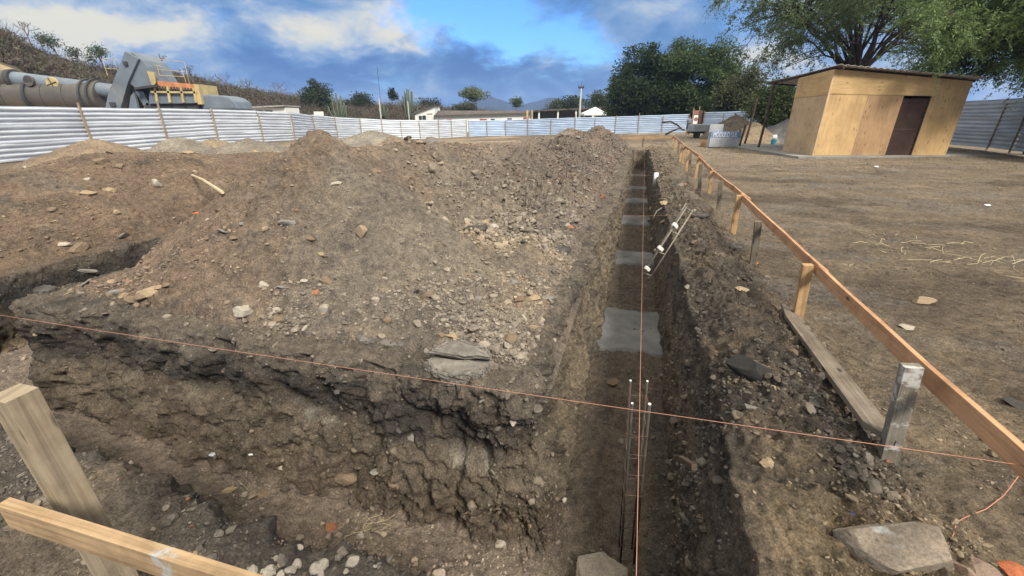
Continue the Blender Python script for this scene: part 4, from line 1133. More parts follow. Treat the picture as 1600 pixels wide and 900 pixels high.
# ------------------------------------------------------------------ hill on the left and far mountains
def hmesh(name, azs, rs, zf_, mat, colf=None, label=None, kind='structure', cat=None):
    A_, R_ = np.meshgrid(azs, rs, indexing='ij'); X = R_ * np.sin(A_); Y = R_ * np.cos(A_)
    Z = zf_(A_, R_, X, Y); P = np.stack([X, Y, Z], -1)
    nu, nv = A_.shape; idx = np.arange(nu * nv).reshape(nu, nv)
    F = np.stack([idx[:-1, :-1], idx[1:, :-1], idx[1:, 1:], idx[:-1, 1:]], -1).reshape(-1, 4)
    a, b, d = P.reshape(-1, 3)[F[0, 0]], P.reshape(-1, 3)[F[0, 1]], P.reshape(-1, 3)[F[0, 3]]
    if np.cross(b - a, d - a)[2] < 0: F = F[:, ::-1]
    o = np_mesh(name, P.reshape(-1, 3), F, mat, True, None if colf is None else np.clip(colf(A_, R_, X, Y, Z), .01, 1).reshape(-1, 3))
    tag(o, label, cat, kind=kind); return P
def azpx(px, py=150): r = ray(px, py); return math.atan2(r[0], r[1])
def elt(px, py): r = ray(px, py); return r[2] / math.hypot(r[0], r[1])
crest_px = [(-500, -60, 62), (-250, 0, 62), (-60, 18, 62), (0, 40, 62), (40, 66, 64), (90, 86, 68), (150, 102, 72), (220, 106, 78), (300, 118, 84), (380, 140, 92), (440, 150, 98), (500, 158, 105), (570, 166, 115), (640, 170, 125), (700, 174, 135), (760, 179, 150), (830, 184, 160)]
ca = np.array([azpx(p, q) for p, q, _ in crest_px]); ce = np.array([elt(p, q) for p, q, _ in crest_px]); crr = np.array([r * (1.32 if p < 300 else 1.32 - .32 * min(1, (p - 300) / 300)) for p, q, r in crest_px], float)
ce = ce - np.interp(ca, [azpx(-100), azpx(200), azpx(600)], [.022, .014, .003])
def hill_z(A_, R_, X, Y):
    e = np.interp(A_, ca, ce); rc = np.interp(A_, ca, crr); r0 = rc * .62
    zc = H + e * rc
    t = (R_ - r0) / (rc - r0)
    cut = np.interp(A_, [azpx(-500), azpx(0), azpx(190), azpx(330)], [.60, .60, .48, 0.0])
    s = np.where(t < .22, cut * sstep(.02, .22, t), cut + (1 - cut) * sstep(.22, 1.0, t) ** .9)
    z = -1.0 + (zc + 1.0) * s
    z = z - .05 * np.maximum(0, R_ - rc)
    return z + .5 * fbm(X, Y, 0, .07, 4) * sstep(.1, .5, t)
def hill_c(A_, R_, X, Y, Z):
    n = fbm(X, Y, Z, .2, 5, .6); rc = np.interp(A_, ca, crr); t = (R_ - rc * .62) / (rc * .38)
    c = np.broadcast_to(C3(.10, .088, .062), X.shape + (3,)).copy()
    c = lerp3(c, C3(.36, .28, .18), (1 - sstep(.25, .36, t + .08 * n)) * (A_ < azpx(360)))
    return c * (1 + .3 * n)[..., None]
HILL = hmesh('hillside', np.linspace(azpx(-500), azpx(830), 240), np.concatenate([np.linspace(30, 110, 90), np.linspace(112, 220, 30)]), hill_z, EARTH, hill_c)
MOUNT = simple('haze_blue_mountain', (.012, .030, .062), .95, var=.3, scale=.01, bump=.6, bscale=.03, bdist=12)  # blue of the distance haze painted into the base colour
mp_ = [(560, 186), (640, 182), (690, 172), (715, 163), (742, 154), (765, 151), (790, 159), (815, 164), (840, 158), (858, 151.5), (880, 155), (905, 160), (940, 166), (990, 170), (1060, 172), (1200, 178), (1500, 184)]
ma = np.array([azpx(p, q) for p, q in mp_]); me_ = np.array([elt(p, q) for p, q in mp_])
def mz(A_, R_, X, Y):
    z = H + np.interp(A_, ma, me_) * 1500
    s = 1 - np.abs((R_ - 1500) / 420) ** 1.3
    return -15 + (z + 15) * np.clip(s, 0, 1) + 6 * fbm(X, Y, 0, .012, 5, .6) * np.clip(s, 0, 1)
hmesh('mountains', np.linspace(azpx(560), azpx(1500), 160), np.linspace(1080, 1920, 60), mz, MOUNT)

# ------------------------------------------------------------------ foliage
def leaf_mat(name, trans=.35):
    m, nt, b = new_mat(name)
    at_ = nt.nodes.new('ShaderNodeAttribute'); at_.attribute_name = 'Col'
    nt.links.new(at_.outputs[0], b.inputs['Base Color']); b.inputs['Roughness'].default_value = .65; b.inputs['Specular IOR Level'].default_value = .3
    tr = nt.nodes.new('ShaderNodeBsdfTranslucent'); nt.links.new(at_.outputs[0], tr.inputs[0])
    mx = nt.nodes.new('ShaderNodeMixShader'); mx.inputs[0].default_value = trans
    nt.links.new(b.outputs[0], mx.inputs[1]); nt.links.new(tr.outputs[0], mx.inputs[2])
    nt.links.new(mx.outputs[0], nt.nodes['Material Output'].inputs[0])
    return m
LEAF = leaf_mat('leaf'); BARK = simple('bark', (.13, .10, .075), .9, var=.35, scale=3, bump=.5); DBARK = simple('dark_bark', (.055, .043, .035), .9, var=.3, scale=3, bump=.4)
def leaf_quads(C, size, aspect, rg, droop=0.0, dirs=None):
    n = len(C); d = rg.normal(size=(n, 3)) if dirs is None else dirs + rg.normal(size=(n, 3)) * .45
    d[:, 2] -= droop; d /= np.linalg.norm(d, axis=1)[:, None]
    s = np.cross(d, rg.normal(size=(n, 3))); s /= np.linalg.norm(s, axis=1)[:, None] + 1e-9
    L = (size * rg.uniform(.6, 1.4, n))[:, None]; W = L * aspect
    v = np.stack([C - d * L * .5, C + s * W * .5, C + d * L * .5, C - s * W * .5], 1).reshape(-1, 3)
    return v, np.arange(n * 4).reshape(-1, 4)
def rnd_cols(n, a, b, rg, cl=None):
    t = rg.uniform(0, 1, n) if cl is None else np.clip(cl + rg.normal(0, .18, n), 0, 1)
    return np.repeat(np.array(a)[None] * (1 - t[:, None]) + np.array(b)[None] * t[:, None], 4, 0)
def branches(base, tips, rg, r0, mat, parent, inv, lift=.35, nseg=5, trunk_top=None, name='trunk', minr=.02):
    mb = MB(); base = Vector(base); tt = Vector(trunk_top) if trunk_top is not None else base + Vector((0, 0, 1.5))
    mb.tube([base, base.lerp(tt, .5) + Vector((rg.normal() * .06, rg.normal() * .06, 0)), tt], [r0 * 1.15, r0, r0 * .85], 8)
    nodes = [(tt, r0 * .8)]
    for tp in sorted(tips, key=lambda p: (Vector(p) - tt).length):
        tp = Vector(tp); best = min(nodes, key=lambda q: (q[0] - tp).length + .25 * (q[0] - tt).length); o, ro = best
        L = (tp - o).length; pts = [o]; rr = [max(minr, ro * .62)]
        for i in range(1, nseg + 1):
            t = i / nseg; p = o.lerp(tp, t); p.z += lift * L * .4 * t * (1 - t) * 2; p += Vector(rg.normal(size=3)) * L * .035
            pts.append(p); r = max(minr * .5, rr[0] * (1 - .75 * t)); rr.append(r)
            if i in (2, 4): nodes.append((p, r))
        mb.tube(pts, rr, 5)
    o = mb.build(name, mat, parent, smooth=True); o.data.transform(inv); return o
def tree(name, label, base, crown_c, crown_r, nclu, nleaf, lsize, ca_, cb_, seed, cr_=.9, aspect=.55, bark=BARK, r0=.2, tips=None, shell=.35, group=None, hmin=None, droop=0, spikes=.15, cat='tree', flatten=.8):
    rg = np.random.default_rng(seed); o = empty(name, base, label, cat, group); inv = Matrix.Translation(-Vector(base))
    c = np.array(crown_c); R_ = np.array(crown_r)
    d = rg.normal(size=(nclu, 3)); d /= np.linalg.norm(d, axis=1)[:, None]
    rad = shell + (1 - shell) * rg.uniform(0, 1, nclu) ** .5; rad *= 1 + spikes * rg.normal(size=nclu)
    cen = c + d * R_ * rad[:, None]
    if hmin is not None: cen = cen[cen[:, 2] > hmin]
    nclu = len(cen)
    own = rg.integers(0, nclu, nleaf)
    spread = cr_ * rg.uniform(.6, 1.3, nclu)
    off = np.clip(rg.normal(size=(nleaf, 3)), -1.7, 1.7) * spread[own][:, None] * .5; off[:, 2] *= flatten
    C = cen[own] + off
    if droop: C[:, 2] -= droop * np.hypot(off[:, 0], off[:, 1])
    v, f = leaf_quads(C, lsize, aspect, rg, droop=droop * .8, dirs=off / (np.linalg.norm(off, axis=1)[:, None] + 1e-6))
    tone = rg.uniform(0, 1, nclu)[own] * .6 + .2
    m = np_mesh('crown', v - np.array(base), f, LEAF, False, rnd_cols(nleaf, ca_, cb_, rg, tone)); m.parent = o
    sel = cen[rg.permutation(nclu)[:tips or min(nclu, 40)]]
    branches(Vector(base) - Vector((0, 0, .3)), sel, rg, r0, bark, o, inv, trunk_top=Vector(base) + (Vector(crown_c) - Vector(base)) * .42)
    return o
def tc(px, py, Y): return tuple(at(px, py, Y))
def far_tree(name, label, px, ptop, pbot, halfw, Yd, n, seed, ca_, cb_, lsize=.35, nclu=30, gz=-.6, **k):
    top = at(px, ptop, Yd); bot = at(px, pbot, Yd); w = halfw * Yd * CT / 650
    return tree(name, label, (top.x, Yd, gz), ((top.x), Yd, (top.z + bot.z) / 2), (w, w * .8, (top.z - bot.z) / 2), nclu, n, lsize, ca_, cb_, seed, r0=k.pop('r0', .22), **k)
CT = math.cos(TH)
DG, MG = (.028, .046, .020), (.060, .092, .034)
LG = (.105, .150, .050)
far_tree('broadleaf_tree', 'big dark green broadleaf tree, left one of the pair beyond the far fence', 1010, 76, 196, 49, 60, 42000, 1, DG, (.055, .082, .035), .27, 130, cr_=1.25, shell=.3, spikes=.13, r0=.35)
far_tree('broadleaf_tree', 'big lighter green broadleaf tree, right one of the pair beyond the far fence', 1096, 64, 196, 60, 59, 50000, 2, (.038, .060, .024), (.095, .14, .05), .27, 160, cr_=1.3, shell=.3, spikes=.14, r0=.35)
far_tree('scrubby_tree', 'olive scrubby tree with thin reaching branches between the broadleaf pair and the hut', 1168, 118, 190, 42, 50, 15000, 3, (.045, .055, .025), (.10, .105, .045), .26, 55, cr_=1.3, shell=.2, spikes=.25, r0=.2, bark=BARK)
far_tree('scrubby_tree', 'low bushy green tree right behind the lean-to post of the hut', 1222, 132, 192, 32, 42, 12000, 4, (.045, .065, .025), (.095, .125, .045), .22, 45, cr_=1.1, shell=.2, r0=.15)
far_tree('round_tree', 'greyish green round tree behind the white canopy tent', 940, 148, 186, 19, 95, 6000, 5, (.06, .08, .045), (.11, .14, .08), .42, 30, cr_=1.7, gz=-1)
far_tree('round_tree', 'dark tree just left of the tall concrete lamp post', 893, 152, 188, 14, 105, 4500, 6, (.04, .06, .035), (.08, .10, .055), .42, 24, cr_=1.6, gz=-1)
far_tree('round_tree', 'low spreading dark tree in front of the right mountain slope', 868, 160, 186, 16, 112, 4500, 16, (.05, .065, .04), (.09, .11, .06), .42, 24, cr_=1.6, gz=-1)
far_tree('flat_topped_tree', 'pale green flat-topped tree standing up in front of the left mountain', 742, 139, 153, 21, 110, 3800, 7, (.10, .13, .07), (.19, .23, .12), .38, 26, cr_=1.5, gz=-1, r0=.16, shell=.1)
far_tree('small_tree', 'small slender tree between the two mountain peaks', 808, 155, 167, 6.5, 110, 1200, 8, (.07, .10, .05), (.14, .18, .09), .35, 12, cr_=1.0, gz=-1, r0=.12)
far_tree('small_tree', 'small lone tree standing on the skyline left of the tall cactus', 613, 141, 156, 5.5, 110, 900, 9, (.035, .05, .03), (.07, .09, .05), .4, 10, cr_=1.0, gz=2, r0=.12)
far_tree('round_tree', 'dense dark dome-shaped tree on the skyline at the end of the scrubby hill', 492, 133, 172, 19, 96, 7000, 10, (.035, .052, .028), (.075, .095, .05), .42, 34, cr_=1.8, gz=1)
far_tree('round_tree', 'second low dark tree on the skyline right of the dome-shaped tree', 558, 150, 176, 15, 105, 4500, 12, (.035, .052, .028), (.07, .09, .05), .42, 26, cr_=1.8, gz=1)
far_tree('round_tree', 'low dark tree on the skyline behind the tall cactus', 668, 158, 182, 17, 125, 4500, 13, (.035, .052, .03), (.07, .09, .05), .45, 26, cr_=1.8, gz=0)
far_tree('round_tree', 'dull green tree behind the long white building', 728, 164, 184, 16, 105, 4500, 14, (.06, .07, .045), (.12, .13, .08), .42, 26, cr_=1.6, gz=-1)
far_tree('round_tree', 'dark tree at the left edge of the broadleaf pair, by the far fence', 968, 132, 190, 9, 72, 4500, 15, (.035, .05, .025), (.07, .09, .045), .35, 26, cr_=1.4, gz=-.5)

# feathery acacia-like tree with visible limbs behind the hut, and a brighter one hanging over the hut's right end
def acacia(name, label, base, fork, tips_c, tips_r, nprim, nleaf, seed, ca_, cb_, r0, lower_gap=-99, lsz=.11, tw=1.1, up=.15, sec=6, ter=4, clear=False):
    rg = np.random.default_rng(seed); o = empty(name, base, label, 'tree'); inv = Matrix.Translation(-Vector(base))
    c = np.array(tips_c); R_ = np.array(tips_r); fk_ = Vector(fork); mb = MB()
    mb.tube([Vector(base) - Vector((0, 0, .2)), Vector(base).lerp(fk_, .5), fk_], [r0 * 1.2, r0, r0 * .9], 9)
    T = []; K = []
    def limb(a, b, ra, rb, lift, n=6):
        L = (b - a).length; pts = [a]; rr = [ra]
        for i in range(1, n + 1):
            t = i / n; p = a.lerp(b, t); p.z += lift * L * 4 * t * (1 - t) * .5
            if i < n: p += Vector(rg.normal(size=3)) * L * .018
            pts.append(p); rr.append(ra + (rb - ra) * t)
        mb.tube(pts, rr, 5, caps=False); return pts, rr
    for i in range(nprim):
        a = 2.399 * i + rg.normal() * .2; zz_ = up + (1 - up) * ((i + .5) / nprim) * 1.0; zz_ = min(zz_, .97); q = math.sqrt(1 - zz_ ** 2)
        d = np.array([math.cos(a) * q, math.sin(a) * q, zz_ * 1.0 - .10]); end = Vector(c + d * R_ * rg.uniform(.62, .82))
        pts, rr = limb(fk_ + Vector(rg.normal(size=3)) * .08, end, r0 * rg.uniform(.20, .36), r0 * .07, .10)
        for k in range(sec):
            j = rg.integers(2, len(pts)); st = pts[j]; out = Vector(d) + Vector(rg.normal(size=3)) * .55; out.z = out.z * .8 + .05; out.normalize()
            e2_ = st + out * float(np.mean(R_)) * rg.uniform(.22, .42); p2, r2 = limb(st, e2_, rr[j] * .6, .018, .08, 4)
            for m_ in range(ter):
                jj = rg.integers(1, len(p2)); o3 = out + Vector(rg.normal(size=3)) * .7; o3.normalize(); e3 = p2[jj] + o3 * tw * rg.uniform(.7, 1.3)
                if e3.z < lower_gap: continue
                limb(p2[jj], e3, .016, .008, .05, 2)
                if clear and ((e3.x - fk_.x - .3) / 3.6) ** 2 + ((e3.z - fk_.z - 1.3) / 2.6) ** 2 < 1: continue
                T.append(tuple(e3)); K.append(tuple(o3))
    T = np.array(T); K = np.array(K); ntw = 10; per = max(3, nleaf // (len(T) * ntw)); C = []; Dd = []; tone = []
    for t, kd in zip(T, K):
        tn = rg.uniform(0, 1)
        for k in range(ntw):
            dd = kd * .7 + rg.normal(size=3) * .8; dd[2] = dd[2] * .5 - .15; dd /= np.linalg.norm(dd)
            L = tw * rg.uniform(.45, 1.15); s = t + rg.normal(size=3) * .18 - kd * tw * rg.uniform(0, .5)
            tt_ = rg.uniform(0, 1, per); pos = s + dd * L * tt_[:, None]; pos[:, 2] -= .30 * L * tt_ ** 2
            pos += rg.normal(size=pos.shape) * .05
            C.append(pos); Dd.append(np.repeat(dd[None], per, 0)); tone.append(np.full(per, tn * .55 + .2 + .2 * rg.uniform()))
    C = np.concatenate(C); Dd = np.concatenate(Dd); tone = np.concatenate(tone)
    v, f = leaf_quads(C, lsz, .42, rg, droop=.3, dirs=Dd)
    m = np_mesh('crown', v - np.array(base), f, LEAF, False, rnd_cols(len(C), ca_, cb_, rg, tone)); m.parent = o
    t_ = mb.build('trunk', DBARK, o, smooth=True); t_.data.transform(inv); print(name, len(T), len(C))
    return o
cc = at(1335, -10, 29.5); fk = at(1338, 122, 29.5)
acacia('feathery_tree', 'large feathery-leaved tree with many dark fanning limbs, rising behind the plywood hut', (fk.x, 29.5, .2), tuple(fk), (cc.x - .2, 29.5, cc.z - .8), (8.6, 5.5, 6.2), 28, 150000, 21, (.072, .108, .048), (.165, .215, .10), .34, lower_gap=4.6, lsz=.12, tw=1.25, up=.05, clear=True)
c2 = at(1570, 20, 18.8)
acacia('feathery_tree', 'bright green feathery tree hanging over the right end of the hut roof', (c2.x + 4.4, 19.5, .2), (c2.x + 2.6, 19.3, 3.4), (c2.x + .9, 18.7, c2.z - .1), (4.3, 2.3, 3.2), 20, 190000, 22, (.085, .135, .042), (.20, .275, .105), .24, lower_gap=2.9, lsz=.095, tw=1.0, up=-.25)

# columnar cacti
CACT = simple('cactus_green', (.09, .115, .075), .8, var=.3, scale=3, bump=.4)
def cactus(px, pbase, Yd, spread, top, n, label, seed):
    rg = random.Random(seed); b = at(px, pbase, Yd); b.z = -.6; mb = MB(); o = empty('column_cactus', b, label, 'cactus')
    sc_ = Yd * CT / 650; ht = at(px, top, Yd).z
    MB().tube([Vector((0, 0, 0)), Vector((0, 0, (ht + .6) * .3))], [.22, .17], 7).build('trunk', CACT, o, smooth=True)
    for i in range(n):
        a = rg.uniform(-1, 1); y = rg.uniform(-.6, .6); h0 = (ht + .6) * rg.uniform(.22, .5); h1 = (ht + .6) * rg.uniform(.72, 1.0) * (1 - .25 * abs(a))
        w = a * spread * sc_; q = w * rg.uniform(.75, 1.0)
        MB().tube([(0, 0, h0 * .8), (q * .7, y, h0), (q, y, h0 + .8), (w, y, h1 * .98), (w, y, h1)], [.12, .15, .15, .12, .03], 6).build('arm', CACT, o, smooth=True)
cactus(641, 190, 88, 13, 132, 15, 'tall many-armed column cactus standing left of the white building', 1)
cactus(528, 178, 84, 13, 141, 13, 'column cactus cluster on the hill slope right of the dome-shaped tree', 2)
cactus(600, 182, 92, 7, 152, 6, 'smaller column cactus between the two larger cacti', 3)

# thin haze over the whole site and the land beyond
HZ = bpy.data.materials.new('haze'); HZ.use_nodes = True; nt = HZ.node_tree; nt.nodes.clear()
pv = nt.nodes.new('ShaderNodeVolumePrincipled'); pv.inputs['Density'].default_value = HAZE_D; pv.inputs['Color'].default_value = (.42, .60, 1.0, 1); pv.inputs['Anisotropy'].default_value = 0.0
nt.links.new(pv.outputs[0], nt.nodes.new('ShaderNodeOutputMaterial').inputs['Volume'])
hz_ = MB().box((0, 0, 30), (3960, 3960, 130)).build('haze', HZ); tag(hz_, 'pale blue haze in the air over the site and the far hills', 'haze', kind='stuff')

# scrub on the hillside: nobody could count it
rg = np.random.default_rng(5)
def hz_at(az, r): 
    az = np.array([az]); r = np.array([r]); return float(hill_z(az, r, r * np.sin(az), r * np.cos(az))[0])
n = 3600; az = rg.uniform(azpx(-350), azpx(820), n); rc = np.interp(az, ca, crr)
t = rg.uniform(.37, 1.12, n); rr_ = rc * .62 + t * rc * .38
hx, hy = rr_ * np.sin(az), rr_ * np.cos(az); hz = hill_z(az, rr_, hx, hy)
_m = 900; _a = rg.uniform(azpx(455), azpx(985), _m); _r = rg.uniform(100, 135, _m); _z = rg.uniform(-1.0, 1.9, _m) - 1.6 * np.clip((_a - azpx(640)) / (azpx(985) - azpx(640)), 0, 1)
az = np.concatenate([az, _a]); rr_ = np.concatenate([rr_, _r]); hx = np.concatenate([hx, _r * np.sin(_a)]); hy = np.concatenate([hy, _r * np.cos(_a)]); hz = np.concatenate([hz, _z]); n = n + _m
per = 46
own = np.repeat(np.arange(n), per); sz = rg.uniform(.7, 1.7, n) * (rr_ / 75) ** .6
d = rg.normal(size=(n * per, 3)); d[:, 2] = np.abs(d[:, 2]) * .9; d /= np.linalg.norm(d, axis=1)[:, None]
ctr = np.stack([hx, hy, hz], 1)[own] + d * (sz[own] * rg.uniform(.2, 1.0, n * per))[:, None]
lv, lf = leaf_quads(ctr, .42, .42, rg)
grn = (rg.uniform(0, 1, n) < .30)[own]
tone = np.clip(rg.uniform(0, 1, n)[own] + rg.normal(0, .2, n * per), 0, 1)[:, None]
ccol = np.where(grn[:, None], np.array([.055, .070, .035]) * (1 - tone) + np.array([.10, .12, .06]) * tone, np.array([.075, .062, .048]) * (1 - tone) + np.array([.155, .13, .105]) * tone)
scrub = np_mesh('hillside_scrub', lv, lf, LEAF, False, np.repeat(ccol, 4, 0)); tag(scrub, 'grey-brown dry scrub covering the hillside on the left', 'scrub', kind='stuff')
tw_n = n * 7; o2 = np.repeat(np.arange(n), 7); base_ = np.stack([hx, hy, hz], 1)[o2]
dd = rg.normal(size=(tw_n, 3)) * np.array([.6, .6, .25]) + np.array([0, 0, 1.0]); dd /= np.linalg.norm(dd, axis=1)[:, None]
LL = (sz[o2] * rg.uniform(.9, 1.9, tw_n))[:, None]; sdv = np.cross(dd, rg.normal(size=(tw_n, 3))); sdv /= np.linalg.norm(sdv, axis=1)[:, None]
tv = np.stack([base_ - sdv * .035, base_ + sdv * .035, base_ + dd * LL], 1).reshape(-1, 3)
tw_ = np_mesh('hillside_twigs', tv, np.arange(tw_n * 3).reshape(-1, 3), BARK, False, None); tag(tw_, 'bare grey twigs sticking up out of the hillside scrub', 'twigs', kind='stuff')
# bare trees on the skyline
def bare_tree(px, pb, ptop, Yd, label, seed, leaf=None, wid=1.0):
    rg = np.random.default_rng(seed); b = at(px, pb, Yd); h = at(px, ptop, Yd).z - b.z; o = empty('bare_tree', b, label, 'tree', 'bare trees on the skyline')
    mb = MB(); tips = []
    def grow(p, d, L, r, k):
        q = p + d * L; mb.tube([p, p.lerp(q, .5) + Vector(rg.normal(size=3)) * L * .05, q], [r, r * .8, r * .6], 4, caps=False)
        if k == 0: tips.append(q); return
        for _ in range(3 if k > 2 else 3):
            nd = (d + Vector(rg.normal(size=3)) * .42 * wid); nd.z = abs(nd.z) * .8 + .12; nd.normalize(); grow(q, nd, L * rg.uniform(.62, .85), r * .6, k - 1)
    grow(Vector((0, 0, -.5)), Vector((0, 0, 1)), h * .30, .10, 4)
    mb.build('trunk', BARK, o)
    if leaf:
        T = np.array([tuple(t) for t in tips]); C = np.repeat(T, 10, 0) + rg.normal(size=(len(T) * 10, 3)) * .35
        v, f = leaf_quads(C, .22, .5, rg); m = np_mesh('crown', v, f, LEAF, False, rnd_cols(len(C), leaf, tuple(x * 1.7 for x in leaf), rg)); m.parent = o
bare_tree(45, 62, 20, 60, 'bare twiggy tree at the top of the hill on the far left', 1)
bare_tree(88, 84, 44, 62, 'thin-leaved grey green tree on the skyline right of the far left bare tree', 2, (.06, .08, .05))
bare_tree(68, 78, 38, 61, 'short bare tree on the hilltop, between its two taller neighbours', 9)
bare_tree(128, 100, 70, 66, 'wiry dark shrub tree on the skyline above the long grey pipe', 3, (.05, .065, .04))
bare_tree(160, 100, 66, 66, 'leafy green tree on the skyline left of the steel hopper', 4, (.06, .085, .045), 1.3)
bare_tree(252, 112, 72, 70, 'bare dark tree on the skyline just right of the steel hopper', 5)
bare_tree(300, 124, 92, 76, 'bare tree on the skyline above the orange screen deck', 6)
bare_tree(356, 142, 104, 84, 'bare tree on the skyline above the rounded tank', 7)
bare_tree(395, 150, 106, 88, 'bare spreading tree on the skyline, second left of the dome-shaped tree', 8, None, 1.3)
bare_tree(436, 156, 112, 90, 'bare spreading tree on the skyline, next left of the dome-shaped tree', 11, None, 1.3)

# ------------------------------------------------------------------ asphalt plant behind the left fence
STG = simple('plant_grey', (.17, .205, .24), .55, metal=.2, var=.2, scale=.7, bump=.15, stain=((.30, .26, .20), .62))
DRUM = simple('drum_steel', (.14, .13, .115), .5, metal=.5, var=.25, scale=.6, bump=.1, stain=((.13, .11, .10), .58))
DARKS = simple('dark_steel', (.07, .07, .075), .7, metal=.3, var=.3, scale=1, bump=.1)
YEL = simple('faded_yellow', (.45, .36, .18), .75, var=.3, scale=1.5, bump=.1, stain=((.28, .25, .20), .55))
ORG = simple('orange_screen', (.48, .20, .09), .8, var=.35, scale=2.5, bump=.2, stain=((.30, .20, .12), .58))
YP = 37.0
ap = empty('asphalt_plant', at(120, 170, YP), 'big dusty industrial plant of drum, pipe, hopper and orange screens behind the left fence', 'machinery')
apo = Vector(ap.location); api = Matrix.Translation(-apo)
def A3(px, py, dy=0): return at(px, py, YP + dy)
def part(mb, name, mat, parent=None, **k):
    o = mb.build(name, mat, parent or ap, **k); o.data.transform(api if (parent is None) else api); return o
d0, d1 = A3(-140, 153, 0), A3(168, 153, 0); d1.z = d0.z = A3(80, 152).z
dr = part(MB().tube([d0, d1], 1.22, 40), 'drum', DRUM, smooth=False)
for px in (-60, 14, 62, 146, 158):
    c = d0.lerp(d1, (px + 140) / 308); w_ = .22 if px < 100 else .16
    part(MB().tube([c, c + (d1 - d0).normalized() * w_], 1.36, 40), 'drum_ring', DARKS, dr)
for px in (28, 88, 120):
    c = d0.lerp(d1, (px + 140) / 308); part(MB().tube([c, c + (d1 - d0).normalized() * .04], 1.24, 40), 'seam', DARKS, dr)
p0_, p1_, p2_ = A3(-140, 114, -.3), A3(25, 124, -.3), A3(182, 144, -.3)
pp = part(MB().tube([p1_, p2_], .56, 24), 'pipe', STG, smooth=False)
part(MB().tube([p0_, p1_], .62, 24), 'pipe', DRUM)
part(MB().tube([p1_ + Vector((-.3, 0, 0)), p1_ + Vector((.1, 0, 0))], .72, 24), 'flange', DARKS, pp)
c = p1_.lerp(p2_, .44); fl_ = part(MB().tube([c + Vector((0, -.50, .06)), c + Vector((0, -.66, .06))], .46, 20), 'inspection_cover', YEL, pp)
for a_ in (0, math.pi / 2):
    v_ = Vector((math.cos(a_ + .3), 0, math.sin(a_ + .3))) * .42; part(MB().beam(c + Vector((0, -.68, .06)) - v_, c + Vector((0, -.68, .06)) + v_, .05, .05, up=(0, 1, 0)), 'cross_bar', DARKS, pp)
c = p1_.lerp(p2_, .22); part(MB().tube([c + Vector((0, -.42, .0)), c + Vector((0, -.75, .05))], [.36, .40], 16), 'nozzle', DRUM, pp); part(MB().tube([c + Vector((0, -.76, .05)), c + Vector((0, -.77, .05))], .32, 16), 'opening', DARKS, pp)
# hopper: leaning box leg and hooded head
def slab(pxs, dy0, dy1):
    a = [A3(x, y, dy0) for x, y in pxs]; return MB().prism(a, (0, dy1 - dy0, 0))
hp_ = part(slab([(195, 80), (216, 92), (200, 128), (188, 170), (164, 171), (168, 150)], -1.2, 1.0), 'hopper_leg', STG, bevel=.03)
part(slab([(203, 80.5), (222, 94), (230, 104), (243, 127), (240, 134), (213, 139), (200, 128), (214, 92)], -1.0, 1.4), 'hopper_head', STG, bevel=.03)
part(slab([(229, 111), (241, 113), (243, 130), (238, 136), (234, 124)], -1.08, -.98), 'worn_plate', YEL)
part(slab([(200, 128), (211, 141), (204, 158), (200, 171), (188, 171)], -.6, .9), 'recess', DARKS)
part(slab([(210, 141), (224, 143), (233, 165), (224, 165)], -.7, .9), 'chute', STG, bevel=.02)
part(slab([(204, 150), (209, 144), (216, 171), (201, 171)], -1.1, -.9), 'brace', STG)
part(MB().box(A3(196, 99, -1.28), (.28, .14, .25)), 'bracket', DARKS); part(MB().box(A3(176, 163, -1.28), (.4, .14, .3)), 'bracket', DARKS)
part(MB().beam(A3(212, 138.5, -1.2), A3(246, 134, -1.2), .3, .16), 'ledge', DARKS)
# screen deck
part(slab([(242, 126), (305, 132), (307, 141), (246, 138)], -.8, 1.2), 'screen_deck', ORG, bevel=.02)
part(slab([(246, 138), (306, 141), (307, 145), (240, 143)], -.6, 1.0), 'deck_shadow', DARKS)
part(slab([(233, 144), (306, 145), (309, 161), (233, 162)], -.9, 1.2), 'side_box', STG)
part(slab([(228, 161), (310, 160), (312, 171), (226, 171)], -.7, 1.2), 'chassis', DARKS)
for px in (242, 262, 283, 303):
    part(MB().beam(A3(px, 134 + (px - 242) * .06, -1.05), A3(px + 4, 160, -1.05), .16, .12), 'rib', YEL)
part(MB().beam(A3(236, 143.5, -1.05), A3(308, 144.5, -1.05), .12, .14), 'rib', YEL)
for k in range(14):
    x = 245 + k * 4.4; part(MB().beam(A3(x, 134 + k * .3, -1.0), A3(x + 1.2, 141.5, -1.0), .09, .09), 'spring', DARKS)
part(slab([(302, 131), (309, 132), (316, 163), (309, 163)], -1.05, 1.2), 'end_frame', YEL)
# rounded tank
tk = [(308, 147), (345, 149), (357, 152), (366, 158), (373, 171), (316, 171)]
part(slab(tk, -.8, 1.4), 'tank', STG, bevel=.12)
# access rails
def rails(pairs, name='handrail', r=.022):
    mb = MB()
    for (a, b) in pairs: mb.tube([A3(*a, -.2), A3(*b, -.2)], r, 5)
    part(mb, name, YEL)
rails([((160, 92), (186, 93)), ((160, 92), (168, 118)), ((178, 94), (184, 112)), ((165, 107), (183, 108))])
rails([((237, 101), (243, 124)), ((246, 104), (251, 125)), ((228, 92), (240, 120)), ((237, 101), (252, 104)), ((240, 117), (288, 120)), ((238, 108), (288, 112)), ((242, 92), (288, 97)), ((288, 97), (296, 131)), ((284, 108), (291, 130)), ((304, 134), (312, 135)), ((312, 135), (315, 148)), ((315, 139), (322, 140)), ((322, 140), (325, 148)), ((304, 134), (308, 148))])

